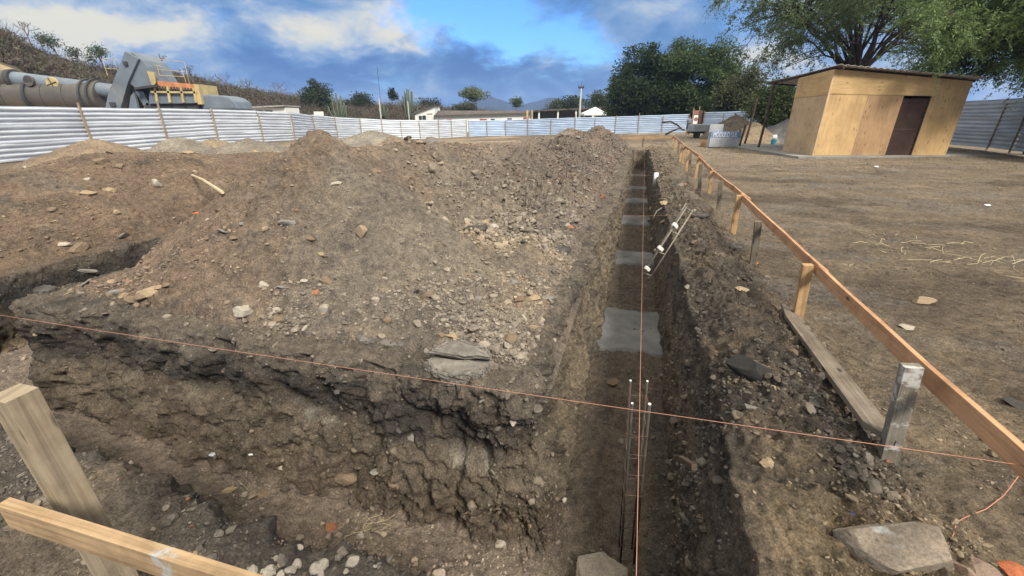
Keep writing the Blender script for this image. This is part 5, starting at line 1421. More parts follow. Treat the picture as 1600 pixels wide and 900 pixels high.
# ------------------------------------------------------------------ far buildings
WALLW = simple('white_render', (.74, .74, .70), .9, var=.1, scale=.5, bump=.1, stain=((.50, .50, .48), .66))
ROOFD = simple('dark_tiled_roof', (.10, .085, .075), .9, var=.4, scale=1.5, bump=.3)
WIN = simple('dark_window', (.04, .045, .05), .3, var=.2, bump=0); REDW = simple('red_shutter', (.35, .07, .06), .8, bump=0); GREYWL = simple('grey_wall', (.20, .195, .19), .9, bump=.1)
YB = 80.0
def B3(px, py, dy=0): return at(px, py, YB + dy)
def building(pxl, pxr, topl, topr, dep, name, label, gz=-1.0):
    a, b = B3(pxl, topl), B3(pxr, topr); o = empty(name, (a.x, YB, gz), label, 'building'); inv = Matrix.Translation(-Vector(o.location))
    w = MB().prism([(a.x, YB, gz), (b.x, YB, gz), (b.x, YB, b.z), (a.x, YB, a.z)], (0, dep, 0)).build('wall', WALLW, o); w.data.transform(inv)
    return o, inv
def opening(o, inv, x0, x1, y0, y1, mat, name='window', dy=-.06):
    a, b = B3(x0, y1), B3(x1, y0); w = MB().box(((a.x + b.x) / 2, YB + dy, (a.z + b.z) / 2), (b.x - a.x, .10, b.z - a.z)).build(name, mat, o); w.data.transform(inv)
o, inv = building(648, 678.5, 175.5, 165.5, 6, 'white_building', 'white end house with sloping top edge, left of the long low building')
opening(o, inv, 655, 659, 181, 187, WIN); opening(o, inv, 660.5, 665.5, 180.5, 186.5, WIN); opening(o, inv, 668.5, 675, 179, 194, simple('pale_door', (.6, .6, .56), .8, bump=0), 'door'); opening(o, inv, 667.5, 675.5, 177.6, 179, WIN, 'lintel')
a, b = B3(643, 178.5, -1), B3(679, 164.8, -1); w = MB().prism([(a.x, YB - .4, a.z), (b.x, YB - .4, b.z), (b.x, YB - .4, b.z + .15), (a.x, YB - .4, a.z + .15)], (0, 7, 0)).build('roof', ROOFD, o); w.data.transform(inv)
o, inv = building(678.6, 829, 181.6, 177.4, 7, 'white_building', 'long low white building with dark roof and small red windows')
for x0, x1, y0, y1, mt in ((685, 693.5, 187, 190.6, WIN), (699, 705.5, 186.4, 190.5, REDW), (750, 761, 185.8, 188, REDW), (767, 773, 185.8, 187.7, WIN), (793, 800, 184.8, 187, WIN), (818, 826, 183, 187, REDW)): opening(o, inv, x0, x1, y0, y1, mt)
a, b, c_, d_ = B3(678.6, 181.9), B3(829, 177.6), B3(829, 177, 0), B3(679, 178.6, 0)
w = MB().prism([(a.x, YB - .5, a.z), (b.x, YB - .5, b.z), (b.x, YB + 4, c_.z + .3), (a.x, YB + 4, d_.z + .5)], (0, 0, .18)).build('roof', ROOFD, o); w.data.transform(inv)
# open shed with white pillars
a, b = B3(831, 174.5), B3(938, 170); sh = empty('open_shed', (a.x, YB, -1), 'open grey shed with white pillars and flat dark roof, left of the canopy tent', 'shed'); inv = Matrix.Translation(-Vector(sh.location))
w = MB().prism([(a.x, YB - 1, a.z), (b.x, YB - 1, b.z), (b.x, YB - 1, b.z + .25), (a.x, YB - 1, a.z + .25)], (0, 7, 0)).build('roof', ROOFD, sh); w.data.transform(inv)
w = MB().prism([(a.x, YB + 4, -1), (b.x, YB + 4, -1), (b.x, YB + 4, b.z), (a.x, YB + 4, a.z)], (0, .2, 0)).build('wall', GREYWL, sh); w.data.transform(inv)
for px in (842, 871.5, 899.5, 926):
    q = B3(px, 174.5 - (px - 831) * .042); w = MB().box((q.x, YB - .6, (q.z - 1) / 2), (.26, .26, q.z + 1)).build('pillar', WALLW, sh); w.data.transform(inv)
for px in (824, 831.5):
    q = B3(px, 172, -2); w = MB().box((q.x, YB - 2, (q.z - 1) / 2), (.28, .28, q.z + 1)).build('timber_post', YEL); tag(w, 'yellowish timber post at the right end of the long white building, %s of the two' % ('left' if px < 830 else 'right'), 'post')
# canopy tent
tp = at(930, 167, 72); tl, tr_ = at(913, 177, 70), at(949, 176.5, 70); ct = empty('canopy_tent', (tp.x, 72, -.8), 'white pointed canopy tent beside the open shed', 'tent'); inv = Matrix.Translation(-Vector(ct.location))
w = MB().add([(tl.x, 70, tl.z), (tr_.x, 70, tl.z), (tr_.x, 74.5, tl.z), (tl.x, 74.5, tl.z), tuple(tp), (tl.x, 70, tl.z - .3), (tr_.x, 70, tl.z - .3), (tr_.x, 74.5, tl.z - .3), (tl.x, 74.5, tl.z - .3)],
    [(0, 1, 4), (1, 2, 4), (2, 3, 4), (3, 0, 4), (0, 5, 6, 1), (1, 6, 7, 2), (2, 7, 8, 3), (3, 8, 5, 0)]).build('canopy', WALLW, ct); w.data.transform(inv)
for x in (tl.x, tr_.x):
    for y in (70.05, 74.4): w = MB().tube([(x, y, -.8), (x, y, tl.z)], .05, 6).build('leg', GALV, ct); w.data.transform(inv)
# small building and sign left
a, b = at(385, 169, 62), at(446, 167.5, 62); sb = empty('small_building', (a.x, 62, -.3), 'small white building with flat tin roof showing over the left fence', 'building'); inv = Matrix.Translation(-Vector(sb.location))
w = MB().box(((a.x + b.x) / 2 + .3, 64, 1.3), ((b.x - a.x) * .86, 4, 3.2)).build('wall', WALLW, sb); w.data.transform(inv)
w = MB().prism([(a.x, 61.5, a.z), (b.x, 61.5, b.z + .1), (b.x, 61.5, b.z + .25), (a.x, 61.5, a.z + .15)], (0, 5, 0)).build('roof', ROOFM, sb); w.data.transform(inv)
for px in (405, 420):
    q = at(px, 177, 61.9); w = MB().box((q.x, 61.98, q.z), (1.0, .1, .7)).build('window', WIN, sb); w.data.transform(inv)
a = at(498, 177.5, 50); sg = empty('sign_board', (a.x, 50, -.5), 'small blank white sign board on a post rising above the left fence', 'sign')
MB().box((0, 0, a.z + .5), (1.05, .06, .42)).build('board', WALLW, sg); MB().tube([(0, .05, 0), (0, .05, a.z + .4)], .05, 6).build('post', POSTW, sg)
# poles
CONP = simple('pale_pole', (.50, .49, .46), .8, var=.1, bump=.1)
q = at(908, 138, 76); lp = empty('lamp_post', (q.x, 76, -.9), 'tall pale concrete lamp post with a cluster of lamps at its top', 'lamp post')
MB().tube([(0, 0, 0), (0, 0, q.z + .9)], [.20, .13], 10).build('pole', CONP, lp)
for dx in (-.35, 0, .35): MB().tube([(dx * .3, 0, q.z + .8), (dx, 0, q.z + 1.05), (dx * 1.1, 0, q.z + 1.3)], [.06, .16, .07], 8).build('lamp', DARKS, lp)
MB().tube([(0, 0, q.z + .9), (0, 0, q.z + 1.9)], .03, 5).build('spike', DARKS, lp)
for px, pt, Yd, r, lab in ((589, 104, 84, .03, 'very tall thin dark mast on the skyline left of the tall cactus'), (592, 154, 66, .09, 'white-painted utility pole left of the tall cactus'), (637, 158, 72, .08, 'pale utility pole in front of the tall cactus')):
    q = at(px, pt, Yd); o = MB().tube([(q.x, Yd, -1), (q.x, Yd, q.z)], r, 6).build('pole', CONP if r > .05 else DARKS); tag(o, lab, 'pole')
# ------------------------------------------------------------------ stones
def project(P):
    x, y, z = P[..., 0], P[..., 1], P[..., 2] - H
    f = y * math.cos(TH) - z * math.sin(TH); u = y * math.sin(TH) + z * math.cos(TH)
    return 800 + F_PX * x / f, 450 - F_PX * u / f, f
_surf = []
for Pp in (GP[(u_l > 0) & (u_l < 40)][:, (v_l > -20) & (v_l < 25)], HM['P'], HL['P']):
    q = Pp.reshape(-1, 3); a, b, f = project(q); ok = (f > .2) & (a > -100) & (a < 1700) & (b > 100) & (b < 1000); _surf.append((q[ok], a[ok], b[ok], f[ok]))
SQ = np.concatenate([s[0] for s in _surf]); SA_ = np.concatenate([s[1] for s in _surf]); SB = np.concatenate([s[2] for s in _surf]); SF = np.concatenate([s[3] for s in _surf])
def hit(px, py, rad=7):
    for r in (rad, rad * 2, rad * 4):
        m = (np.abs(SA_ - px) < r) & (np.abs(SB - py) < r)
        if m.any():
            i = np.where(m)[0]; near = i[SF[i] < SF[i].min() + .12]; j = near[np.argmin((SA_[near] - px) ** 2 + (SB[near] - py) ** 2)]; return Vector(SQ[j])
    return gp(px, py)
PAL = {'tan': (.33, .255, .165), 'pale': (.40, .36, .30), 'grey': (.22, .205, .185), 'dark': (.065, .06, .055), 'red': (.33, .15, .085), 'brown': (.20, .15, .105)}
def colored(me, col, var=.12, rg=random):
    a = me.color_attributes.new('Col', 'FLOAT_COLOR', 'POINT'); n = len(me.vertices); c = np.ones((n, 4), np.float32)
    k = np.array([(v.co.x * 31.7 + v.co.y * 17.1 + v.co.z * 23.9) for v in me.vertices]); c[:, :3] = np.array(col)[None] * (1 + var * np.sin(k))[:, None]
    a.data.foreach_set('color', c.ravel()); me.materials.append(STONE); return me
SM = {}
for kn, cl_ in PAL.items():
    SM[kn] = [colored(lump('stone', (1, random.uniform(.65, .95), random.uniform(.4, .75)), 100 + i * 7 + len(kn) * 31, cuts=12, sub=3, rough=.07), cl_) for i in range(4)]
def place_stone(p, r, kn, label, group=None, cat='stone', name='stone', rg=random, sc=None, rz=None, embed=.75, mesh=None, tilt=.35):
    me = mesh or rg.choice(SM[kn]); o = bpy.data.objects.new(name, me); COL.objects.link(o)
    s = sc or (1, 1, 1); o.scale = (r * s[0], r * s[1], r * s[2]); o.location = Vector(p) + Vector((0, 0, r * s[2] * (1 - embed) * .55))
    o.rotation_euler = (rg.uniform(-tilt, tilt), rg.uniform(-tilt, tilt), rg.uniform(0, 6.28) if rz is None else rz)
    tag(o, label, cat, group); return o
def pr(pxw, p):   # world radius of something pxw pixels wide
    return pxw / 2 * (p.y * math.cos(TH) - (p.z - H) * math.sin(TH)) / F_PX
special = [
 (1443, 468, 34, 'tan', 'pointed pale tan stone lying alone on the open yard right of the rail', (1, .8, .75)),
 (1417, 509, 26, 'pale', 'flat pale stone lying alone on the yard, nearer the rail than the pointed one', (1, .75, .55)),
 (1157, 447, 24, 'tan', 'flat tan stone on the bank right of the trench, near the slanting frame', (1, .8, .4)),
 (1196, 720, 32, 'tan', 'tan block lying in the dark crumbs on the right bank, near the string', (1, .8, .6)),
 (1175, 637, 30, 'grey', 'grey brown stone half buried beside the black asphalt slab', (1, .8, .6)),
 (236, 449, 44, 'tan', 'large flat tan flagstone at the left foot of the high heap', (1, .8, .45)),
 (382, 481, 40, 'pale', 'large pale block at the front foot of the high heap', (1, .75, .7)),
 (446, 343, 34, 'grey', 'square grey stone halfway up the left side of the high heap', (1, .8, .5)),
 (523, 283, 20, 'pale', 'pale flat stone near the top of the high heap', (1, .6, .4)),
 (411, 443, 24, 'pale', 'upright pale block low on the front slope of the high heap', (.8, .7, 1.1)),
 (707, 522, 28, 'tan', 'pale tan stone resting just above the cracked asphalt slab', (1, .7, .5)),
 (687, 521, 18, 'brown', 'small brown stone beside the pale tan stone above the cracked slab', (1, .8, .7)),
 (780, 848, 24, 'pale', 'pale stone on the floor in front of the corner of the earth block', (.8, .7, .8)),
 (538, 741, 38, 'brown', 'brown block at the foot of the earth face, on the trench floor', (1, .8, .8)),
 (585, 733, 20, 'grey', 'rounded grey stone set in the foot of the earth face', (1, .8, .7)),
 (617, 752, 26, 'brown', 'angular brown stone right of the rounded grey one, at the foot of the earth face', (1, .8, .8)),
 (357, 763, 28, 'tan', 'tan slab stone on the near trench floor at lower left', (1, .6, .5)),
 (409, 768, 26, 'brown', 'dark brown stone on the near trench floor at lower left', (1, .8, .6)),
 (440, 728, 22, 'pale', 'pale stone on the trench floor left of the foot of the earth face', (1, .7, .6)),
 (565, 838, 16, 'pale', 'small pale pebble by the dry straw on the trench floor', (1, .8, .8)),
 (957, 595, 22, 'brown', 'brown stone on the trench floor behind the steel cage', (1, .8, .6)),
 (888, 783, 14, 'pale', 'white broken plaster bit on the trench floor by the block corner', (.8, .7, 1.2)),
 (1590, 626, 44, 'dark', 'dark clod at the right edge of the picture on the yard', (1, .6, .45)),
 (831, 508, 24, 'tan', 'tan stone near the right lip of the earth block', (1, .6, .5)),
 (858, 462, 34, 'grey', 'grey angular slab on the right shoulder of the high heap', (1, .7, .5)),
 (803, 440, 20, 'grey', 'rounded grey cobble on the right shoulder of the high heap', (1, .9, .8)),
 (136, 277, 18, 'pale', 'white flat stone near the crest of the low reddish mound', (1, .7, .4)),
 (185, 328, 18, 'tan', 'pale tan stone on the face of the low reddish mound', (.9, .7, .8)),
 (172, 293, 26, 'tan', 'light tan lump high on the low reddish mound', (1, .6, .5)),
 (136, 300, 24, 'tan', 'angular tan block left of the light tan lump on the low mound', (1, .8, .6)),
 (350, 330, 0, 'tan', '', None),
 (100, 378, 26, 'pale', 'pale stone slab low on the reddish mound', (1, .6, .4)),
 (130, 418, 34, 'grey', 'grey slab stone on the far lip of the side trench', (1, .4, .35)),
]
for px, py, w, kn, lab, sc in special:
    if not w: continue
    p = hit(px, py + w * .15); place_stone(p, pr(w, p) * 1.08, kn, lab, sc=sc, rz=random.uniform(-.5, .5), tilt=.2)
# pale lump standing in the middle of the heap
p = hit(567, 372); r = pr(26, p); place_stone(p, r, 'tan', 'tall pale jagged lump sticking out of the middle of the high heap', sc=(.8, .6, 1.7), rz=.3, embed=.1, cat='clod', name='clod')
def big_lump(name, px, py, wpx, sc, label, colr, seed, cuts, rz, cat, dz=0, streak=False, z=0.0, sub=5):
    p = gp(px, py, z); r = pr(wpx, p); me = lump(name, sc, seed, cuts=cuts, sub=sub, rough=.03)
    a = me.color_attributes.new('Col', 'FLOAT_COLOR', 'POINT'); n = len(me.vertices); co = np.zeros(n * 3, np.float32); me.vertices.foreach_get('co', co); co = co.reshape(-1, 3)
    f = fbm(co[:, 0], co[:, 1], co[:, 2], 2.6, 5, .6); c = np.ones((n, 4), np.float32); c[:, :3] = np.array(colr)[None] * (1 + .5 * f)[:, None]
    if streak: s = sstep(.2, .4, fbm(co[:, 0] * .5, co[:, 1] * 2.2, co[:, 2], 3.0, 4)); c[:, :3] = c[:, :3] * (1 - s[:, None]) + np.array([.42, .42, .40])[None] * s[:, None]
    nrm = co / (np.linalg.norm(co, axis=1)[:, None] + 1e-6); co2 = co + nrm * (.05 * f)[:, None] * min(sc); me.vertices.foreach_set('co', co2.ravel().astype(np.float32))
    a.data.foreach_set('color', c.ravel()); me.materials.append(STONE); o = bpy.data.objects.new(name, me); COL.objects.link(o)
    o.location = p + Vector((0, 0, dz)); o.scale = (r, r, r); o.rotation_euler = (0, 0, rz); tag(o, label, cat); return o
# cracked asphalt slab: layered plates
def plate(p, wx, wy, th, label, col, seed, rz=0, tiltx=0, tilty=0, layers=2, name='asphalt_slab', cat='asphalt slab', crack=.02, split=True):
    rg = random.Random(seed); o = empty(name, p, label, cat, rz=rz); z = 0
    for L in range(layers):
        n = 22; poly = []
        for k in range(n):
            a = 2 * math.pi * k / n; rr = (1 + rg.uniform(-.10, .10)); poly.append((math.cos(a) * wx * rr * (1 if abs(math.cos(a)) < .8 else .97), math.sin(a) * wy * rr))
        mid = rg.uniform(-.2, .2) * wx if split else -9
        for side in ((0, 1) if split else (1,)):
            bm = bmesh.new(); pts = [(x, y) for x, y in poly if (x > mid if side else x <= mid)]
            pts = sorted(pts, key=lambda q: math.atan2(q[1], q[0] - ((mid + (wx * .4 if side else -wx * .4)) if split else 0)))
            sh = crack * (1 if side else -1)
            vs0 = [bm.verts.new((x + sh, y, z + rg.uniform(-.1, .1) * th)) for x, y in pts]; f = bm.faces.new(vs0)
            ex = bmesh.ops.extrude_face_region(bm, geom=[f]); vv = [e for e in ex['geom'] if isinstance(e, bmesh.types.BMVert)]
            for v in vv: v.co.z += th * rg.uniform(.8, 1.15); v.co.x *= .96; v.co.y *= .95
            bmesh.ops.triangulate(bm, faces=bm.faces); bmesh.ops.subdivide_edges(bm, edges=bm.edges, cuts=4, use_grid_fill=True)
            for v in bm.verts: v.co += Vector((rg.gauss(0, 1), rg.gauss(0, 1), rg.gauss(0, 1))) * th * .16
            bmesh.ops.recalc_face_normals(bm, faces=bm.faces)
            me = bpy.data.meshes.new('plate'); bm.to_mesh(me); bm.free(); colored(me, col, .15); c = link_mesh('plate', me, None, o)
        z += th * 1.12
    o.rotation_euler = (tiltx, tilty, rz); return o
p = hit(720, 572); r = pr(92, p); plate(p + Vector((0, 0, -.005)), r * .72, r * 1.15, .03, 'thick cracked grey asphalt slab on the lip of the earth block', (.175, .16, .14), 3, rz=-.15 + 1.5708, tiltx=0, tilty=-.32, layers=3, crack=.010)
p = hit(1175, 590); r = pr(60, p); bs_ = big_lump('asphalt_slab', 1172, 574, 84, (1, .46, .34), 'black asphalt slab tilted up on the right bank of the trench', (.032, .030, .029), 63, 10, -.85, 'asphalt slab', z=p.z + .05); bs_.rotation_euler = (.7, .1, -.85)
p = hit(929, 892); r = pr(96, p); big_lump('stone_slab', 932, 889, 100, (1, .72, .30), 'flat pale stone slab on the trench floor at the bottom edge', (.27, .235, .20), 61, 12, .1, 'stone slab', z=-1.03)
p = hit(600, 532); plate(p + Vector((0, 0, -.0)), pr(100, p), pr(30, p), .018, 'thin broken asphalt sheet sagging over the front lip of the block', (.12, .11, .10), 9, rz=-.2, tiltx=.15, layers=1, crack=.0, split=False)
for px, py, w, lab in ((1150, 380, 34, 'thin dark asphalt plate on the right bank beside the rail'), (1160, 375, 22, None), (877, 384, 44, 'dark asphalt plate on the right shoulder of the heap'), (70, 452, 40, 'dark plate on the far lip of the side trench'), (745, 352, 38, 'dark broken plate in the middle of the heap\'s right slope'), (1095, 330, 34, 'brown crusted plate beside the head of the slanting frame')):
    if lab: p = hit(px, py); plate(p, pr(w, p), pr(w, p) * .5, .02, lab, (.075, .07, .065), px, rz=random.uniform(-.5, .3), tiltx=.2, layers=1, crack=0, split=False)
# concrete lump, reddish rock and brick at lower right
big_lump('concrete_lump', 1398, 872, 172, (1, .52, .74), 'big wedge-shaped lump of old concrete at the lower right corner', (.27, .225, .175), 51, 7, -.30, 'concrete lump', dz=.06, streak=True)
big_lump('rock', 1515, 893, 84, (1, .62, .45), 'rough reddish grey rock right of the concrete lump', (.24, .175, .135), 41, 12, -.2, 'rock', dz=.0)
big_lump('brick_piece', 1585, 898, 66, (1, .62, .45), 'broken orange red brick in the lower right corner', (.42, .14, .065), 43, 10, -.1, 'brick', dz=.0)
# white rubble on the near bank
for i in range(26):
    px, py = random.gauss(445, 52), 902 - abs(random.gauss(0, 20)); p = hit(px, min(py, 896)); place_stone(p, random.uniform(.008, .03), 'pale', 'whitish lump in the patch of pale rubble on the near bank, bottom edge', 'white rubble on the near bank', cat='rubble', name='rubble_lump', mesh=None)
WR = []
# straw tufts and scraps
STRAW = simple('dry_straw', (.50, .42, .26), .9, var=.2, bump=0)
def straw(px, py, n, L, label, seed, spread=.25, thick=.0016):
    rg = random.Random(seed); c = hit(px, py); mb = MB()
    for _ in range(n):
        x, y = c.x + rg.gauss(0, spread), c.y + rg.gauss(0, spread * .7); a = rg.gauss(.2, .9); l = L * rg.uniform(.4, 1.2); z = ground_z(x, y) + .012
        p = Vector((x, y, z)); q = p + Vector((math.cos(a) * l, math.sin(a) * l, rg.uniform(-.002, .02))); m_ = p.lerp(q, .5) + Vector((rg.uniform(-.03, .03), rg.uniform(-.03, .03), rg.uniform(0, .03)))
        mb.tube([p, m_, q], thick, 3)
    o = mb.build('dry_straw', STRAW); tag(o, label, 'straw', kind='stuff')
straw(1555, 408, 34, .40, 'tangle of dry pale straw lying on the yard at right', 4, .42, .0025)
straw(1425, 385, 18, .2, 'few scattered dry stalks on the yard left of the straw tangle', 5, .3, .003)
straw(575, 828, 16, .14, 'small tuft of dry straw on the trench floor below the earth face', 6, .06, .0011)
straw(395, 740, 9, .14, 'dry stalks on the trench floor near lower left', 7, .05, .0011)
# small litter
ORP = simple('orange_plastic', (.75, .16, .05), .5, bump=0); GRN = simple('green_leafy', (.07, .22, .07), .7, bump=0); CLEAR = simple('grey_plastic', (.35, .38, .42), .35, bump=.5)
for px, py, w, mt, nm, lab in ((1183, 407, 8, ORP, 'plastic_scrap', 'orange plastic scrap at the foot of a grey stake'), (303, 332, 9, ORP, 'brick_chip', 'small orange brick chip on the low reddish mound'), (1180, 661, 9, GRN, 'weed', 'tiny green weed among dark crumbs on the right bank'),
                             (335, 711, 16, CLEAR, 'plastic_bag', 'crumpled clear plastic on the near trench floor'), (392, 711, 10, WHITE, 'paper_scrap', 'small white scrap right of the crumpled plastic'), (1332, 804, 12, simple('blue_scrap', (.05, .06, .14), .6, bump=0), 'cloth_scrap', 'dark blue scrap pressed into the soil near the concrete lump'),
                             (1366, 255, 9, WHITE, 'paper_scrap', 'white scrap on the yard in front of the hut slab'), (1538, 317, 12, WHITE, 'paper_scrap', 'pale scrap on the far yard at right'), (648, 534, 7, ORP, 'brick_chip', 'tiny orange chip on the front lip of the block')):
    p = hit(px, py); r = pr(w, p); me = lump(nm, (1, .7, .35), px, cuts=6, sub=2, rough=.25); me.materials.append(mt); o = bpy.data.objects.new(nm, me); COL.objects.link(o); o.location = p + Vector((0, 0, r * .2)); o.scale = (r, r, r); tag(o, lab, 'scrap')
# long stick on the low mound and root-like bits
p, q = hit(301, 278), hit(347, 305); o = MB().tube([p + Vector((0, 0, .05)), p.lerp(q, .5) + Vector((0, 0, .07)), q + Vector((0, 0, .04))], .018, 6).build('stick', GREYW if False else STRAW); tag(o, 'long pale stick lying on the right part of the low reddish mound', 'stick')
p = Vector(gp(866, 775, -.6)); x_, y_ = uv2xy(2.06, -.33); o = MB().tube([(x_, y_, -.62), (x_ + .02, y_ - .02, -.85), (x_ + .01, y_, -1.05)], [.022, .026, .02], 7).build('root', simple('root_brown', (.16, .08, .05), .9, bump=.3)); tag(o, 'reddish brown root or pipe stub at the foot of the block corner', 'root')

# ------------------------------------------------------------------ individual loose stones, then the uncountable gravel
def cells(P, U=None):
    c = cell_centres(P); n, a = cell_normals(P); return c, n, a
regs = []
gi = (u_l > .2) & (u_l < 30); gj = (v_l > -14) & (v_l < 16)
gPp = GP[gi][:, gj]; gUU, gVV, gDD = GU[gi][:, gj], GV[gi][:, gj], GD[gi][:, gj]
gc, gn, ga = cells(gPp); mu = lambda q: q[:-1, :-1]
gu, gv, gd = mu(gUU), mu(gVV), mu(gDD)
clump = fbm(gc[..., 0], gc[..., 1], 0, 1.4, 4) ; clump2 = fbm(gc[..., 0], gc[..., 1], 7, .5, 3)
dens = np.full(gc.shape[:2], .10)
dens = np.where((gv > .45) & (gv < 1.5) & (gu > 1.5), 1.0, dens)                       # right bank
dens = np.where((gv < -.4) & (gv > -5.4) & (gu > 2), .8, dens)                          # block top
dens = np.where((gv < -6.6), .6, dens)
dens = np.where((gd > .97), .55, dens)                                                   # trench floors
dens = np.where((gu < 1.45) & (gv < -.8), .8, dens)                                    # near bank
dens = np.where((gv > 1.5), .28 + .4 * np.clip(clump2 + .1, 0, 1), dens)
dens = np.where(gn[..., 2] < .45, .55, dens)
dens = dens * np.clip(.30 + 2.2 * clump, .04, 3)
hmP = HM['P']; hc_, hn_, ha_ = cells(hmP); hu, hv, hh = mu(HM['U']), mu(HM['V']), mu(HM['h'])
hd = np.where(hh > .02, 1.0, 0) * (.55 + 1.8 * sstep(.45, .1, hh) + .5 * sstep(-2.0, -1.0, hv)) * np.clip(.35 + 2.0 * fbm(hc_[..., 0], hc_[..., 1], 3, 1.2, 4), .04, 3) * (.7 + .3 * sstep(.9, .4, hh))
lc_, ln_, la_ = cells(HL['P']); ld = np.where(mu(HL['h']) > .02, 1.7, 0) * np.clip(.4 + 1.6 * fbm(lc_[..., 0], lc_[..., 1], 3, .9, 4), .05, 2.5)
def flatcat(power):
    Ps, Ns, Ws, Cs = [], [], [], []
    for c, n, a, d, k in ((gc, gn, ga, dens, mu(col[gi][:, gj])), (hc_, hn_, ha_, hd, mu(HM['c'])), (lc_, ln_, la_, ld, mu(HL['c']))):
        f = c.reshape(-1, 3); px, py, dp = project(f); ok = (dp > .3) & (px > -40) & (px < 1640) & (py > 150) & (py < 930)
        w = (a * d).reshape(-1) * ok / np.maximum(dp, .8) ** power; Ps.append(f); Ns.append(n.reshape(-1, 3)); Ws.append(w); Cs.append(k.reshape(-1, 3))
    return np.concatenate(Ps), np.concatenate(Ns), np.concatenate(Ws), np.concatenate(Cs)
CP, CN, CW, CC = flatcat(1.25)
cum = np.cumsum(CW / CW.sum())
rgs = np.random.default_rng(77)
def sample(n, cm=None):
    i = np.searchsorted(cum if cm is None else cm, rgs.uniform(0, 1, n)); i = np.clip(i, 0, len(CP) - 1); return CP[i] + rgs.normal(size=(n, 3)) * np.array([.006, .006, 0]), CN[i], CC[i]
def lowres(kind):
    bm = bmesh.new(); bmesh.ops.create_icosphere(bm, subdivisions=kind, radius=1)
    for _ in range(9):
        n = Vector(rgs.normal(size=3)).normalized(); d = rgs.uniform(.36, .72)
        for v in bm.verts:
            k = v.co.dot(n) - d
            if k > 0: v.co -= n * k
    v = np.array([tuple(q.co) for q in bm.verts]); f = np.array([[q.index for q in t.verts] for t in bm.faces]); bm.free(); return v, f
pal = np.array([PAL['tan'], PAL['pale'], PAL['grey'], PAL['grey'], PAL['brown'], PAL['brown'], PAL['brown'], PAL['dark'], PAL['brown'], PAL['tan'], PAL['brown'], PAL['brown'], PAL['tan'], PAL['grey'], PAL['red']])
def gravel(name, label, n, kind, smin, smax, pw, kdist, soil=False, cm=None):
    c, nm, lc0 = sample(n, cm); px, py, dp = project(c); t = rgs.uniform(0, 1, n)
    s = smin * (1 - t * (1 - (smin / smax) ** pw)) ** (-1 / pw); s = np.maximum(s, kdist * dp * rgs.uniform(.8, 1.3, n)); s = np.minimum(s, .12)
    tv = [lowres(kind) for _ in range(7)]; which = rgs.integers(0, 7, n); V_, F_, C_ = [], [], []; off = 0
    darkside = (c[:, 0] * CA - c[:, 1] * SA > .45) & (c[:, 0] * CA - c[:, 1] * SA < 1.3) & (c[:, 0] * SA + c[:, 1] * CA < 9)
    pi_ = rgs.integers(0, len(pal), n); pi_ = np.where(darkside & (rgs.uniform(0, 1, n) < .65), 7, pi_)
    colr = pal[pi_]; colr = (colr * .5 + lc0 * .5) * rgs.uniform(.65, 1.15, n)[:, None]
    if soil:
        colr = lc0 * rgs.uniform(.7, 1.3, n)[:, None] 
    for k in range(7):
        m = which == k; q = int(m.sum()); v, f = tv[k]
        a = rgs.uniform(0, 6.28, q); ca_, sa_ = np.cos(a), np.sin(a); sc = np.stack([np.ones(q), rgs.uniform(.6, 1, q), rgs.uniform(.4, .8, q)], 1) * s[m][:, None]
        b = rgs.uniform(-.6, .6, q); vv = v[None] * sc[:, None]; x = vv[..., 0] * np.cos(b)[:, None] - vv[..., 2] * np.sin(b)[:, None]; z = vv[..., 0] * np.sin(b)[:, None] + vv[..., 2] * np.cos(b)[:, None]
        X_ = x * ca_[:, None] - vv[..., 1] * sa_[:, None]; Y_ = x * sa_[:, None] + vv[..., 1] * ca_[:, None]
        W_ = np.stack([X_, Y_, z], -1) + (c[m] + nm[m] * (s[m] * .22)[:, None])[:, None]
        V_.append(W_.reshape(-1, 3)); F_.append((f[None] + (np.arange(q) * len(v))[:, None, None] + off).reshape(-1, 3)); off += q * len(v); C_.append(np.repeat(colr[m], len(v), 0))
    o = np_mesh(name, np.concatenate(V_), np.concatenate(F_), STONE, False, np.concatenate(C_)); tag(o, label, 'gravel', kind='stuff')
gravel('loose_gravel', 'loose gravel, crumbs and small clods scattered over the banks, heaps and trench floor', 36000, 1, .003, .018, 2.0, .0011)
gravel('soil_clods', 'crumbly clods of soil covering the heaps, banks and trench floor', 100000, 1, .004, .035, 1.85, .0016, soil=True)
_u, _v = CP[:, 0] * SA + CP[:, 1] * CA, CP[:, 0] * CA - CP[:, 1] * SA
_w = CW * (((_v > .42) & (_v < 1.25) & (_u > 1.7)) * 2.2 + ((_v < -.5) & (_v > -2.0) & (_u > 2.1)) * 1.0 + ((_u > 2.0) & (_u < 2.6) & (_v < -.5)) * 1.3 + ((_u < 2) & (_v < -.3)) * .5 + .05); cumB = np.cumsum(_w / _w.sum())
gravel('broken_clods', 'broken lumps of earth crumbled along the trench lips and the heap foot', 9000, 2, .010, .06, 2.1, .0026, soil=True, cm=cumB)
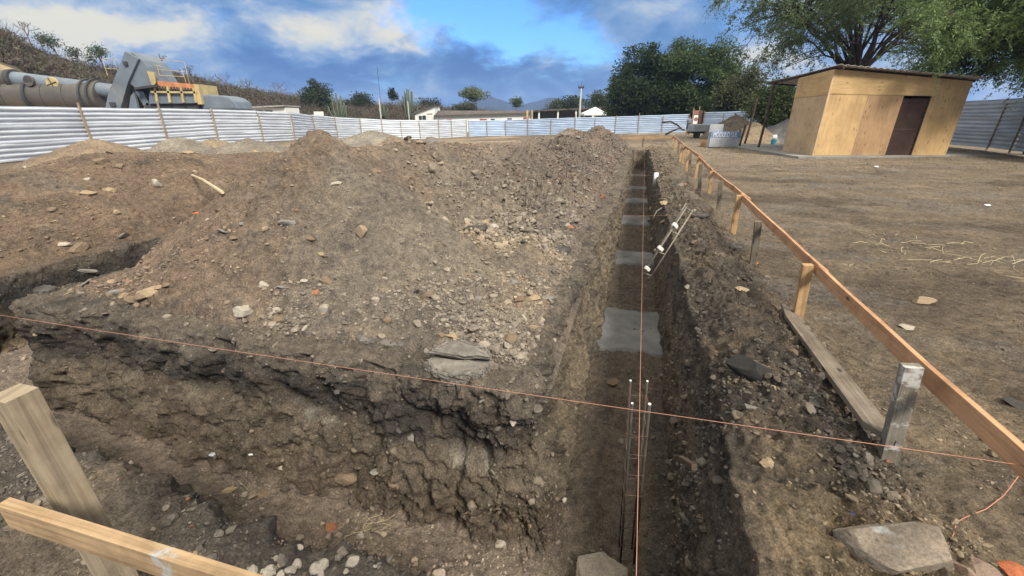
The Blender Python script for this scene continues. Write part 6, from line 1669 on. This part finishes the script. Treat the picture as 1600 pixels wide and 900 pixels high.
_w = CW * ((_v > -3.3) & (_v < -.5) & (_u > 4.4) & (CP[:, 2] > .08)) * (.3 + 1.4 * np.clip(fbm(CP[:, 0], CP[:, 1], 4, 1.0, 3) + .3, 0, 1)); cumC = np.cumsum(_w / _w.sum())
gravel('heap_clods', 'cloddy lumps of dug earth over the right slope of the high heap', 8000, 2, .016, .11, 2.2, .0032, soil=True, cm=cumC)
gravel('rubble_bits', 'fist-sized broken stone and asphalt bits strewn over heaps and banks', 2600, 2, .008, .035, 2.1, .0022)
# individual stones, the largest loose ones
where = [('at the foot of the high heap', lambda u, v: (u > 2.0) & (u < 3.0) & (v < -1.6) & (v > -5.3), 85), ('on the right shoulder of the high heap', lambda u, v: (u > 2.2) & (u < 10) & (v < -.5) & (v > -2.0), 60),
         ('on the low reddish mound beyond the side trench', lambda u, v: (v < -6.6), 75), ('on the slopes of the high heap', lambda u, v: (u >= 3.0) & (v < -2.0) & (v > -5), 34), ('on the floor and bank of the near cross trench', lambda u, v: (u < 2.0) & (v < -.4), 30),
         ('in the dark crumbs of the right trench bank', lambda u, v: (v > .5) & (v < 1.4) & (u > 1.5) & (u < 18), 36)]
CU_, CV_ = CP[:, 0] * SA + CP[:, 1] * CA, CP[:, 0] * CA - CP[:, 1] * SA
adj = {'tan': 'tan', 'pale': 'pale', 'grey': 'grey', 'brown': 'brown', 'dark': 'blackish', 'red': 'reddish'}
for wlab, fn, cnt in where:
    m = fn(CU_, CV_) & (CW > 0); ii = np.where(m)[0]; w = CW[ii]; w = w / w.sum(); pick = rgs.choice(ii, cnt, p=w)
    for i in pick:
        c = CP[i]; dp = c[1] * math.cos(TH) - (c[2] - H) * math.sin(TH); r = (1.25 if 'low reddish' in wlab else 1.0) * max(.014, min(.11, rgs.choice([4.5, 6, 8, 10, 13]) * rgs.uniform(.6, 1.1) * dp / F_PX))
        kn = ['tan', 'grey', 'brown', 'pale', 'grey', 'tan', 'brown', 'dark', 'red', 'brown', 'tan', 'brown', 'grey', 'brown', 'tan'][rgs.integers(0, 15)]
        place_stone(c, r, kn, 'loose %s stone %s' % (adj[kn], wlab), 'loose stones ' + wlab, tilt=.5, sc=(1, 1, .85))
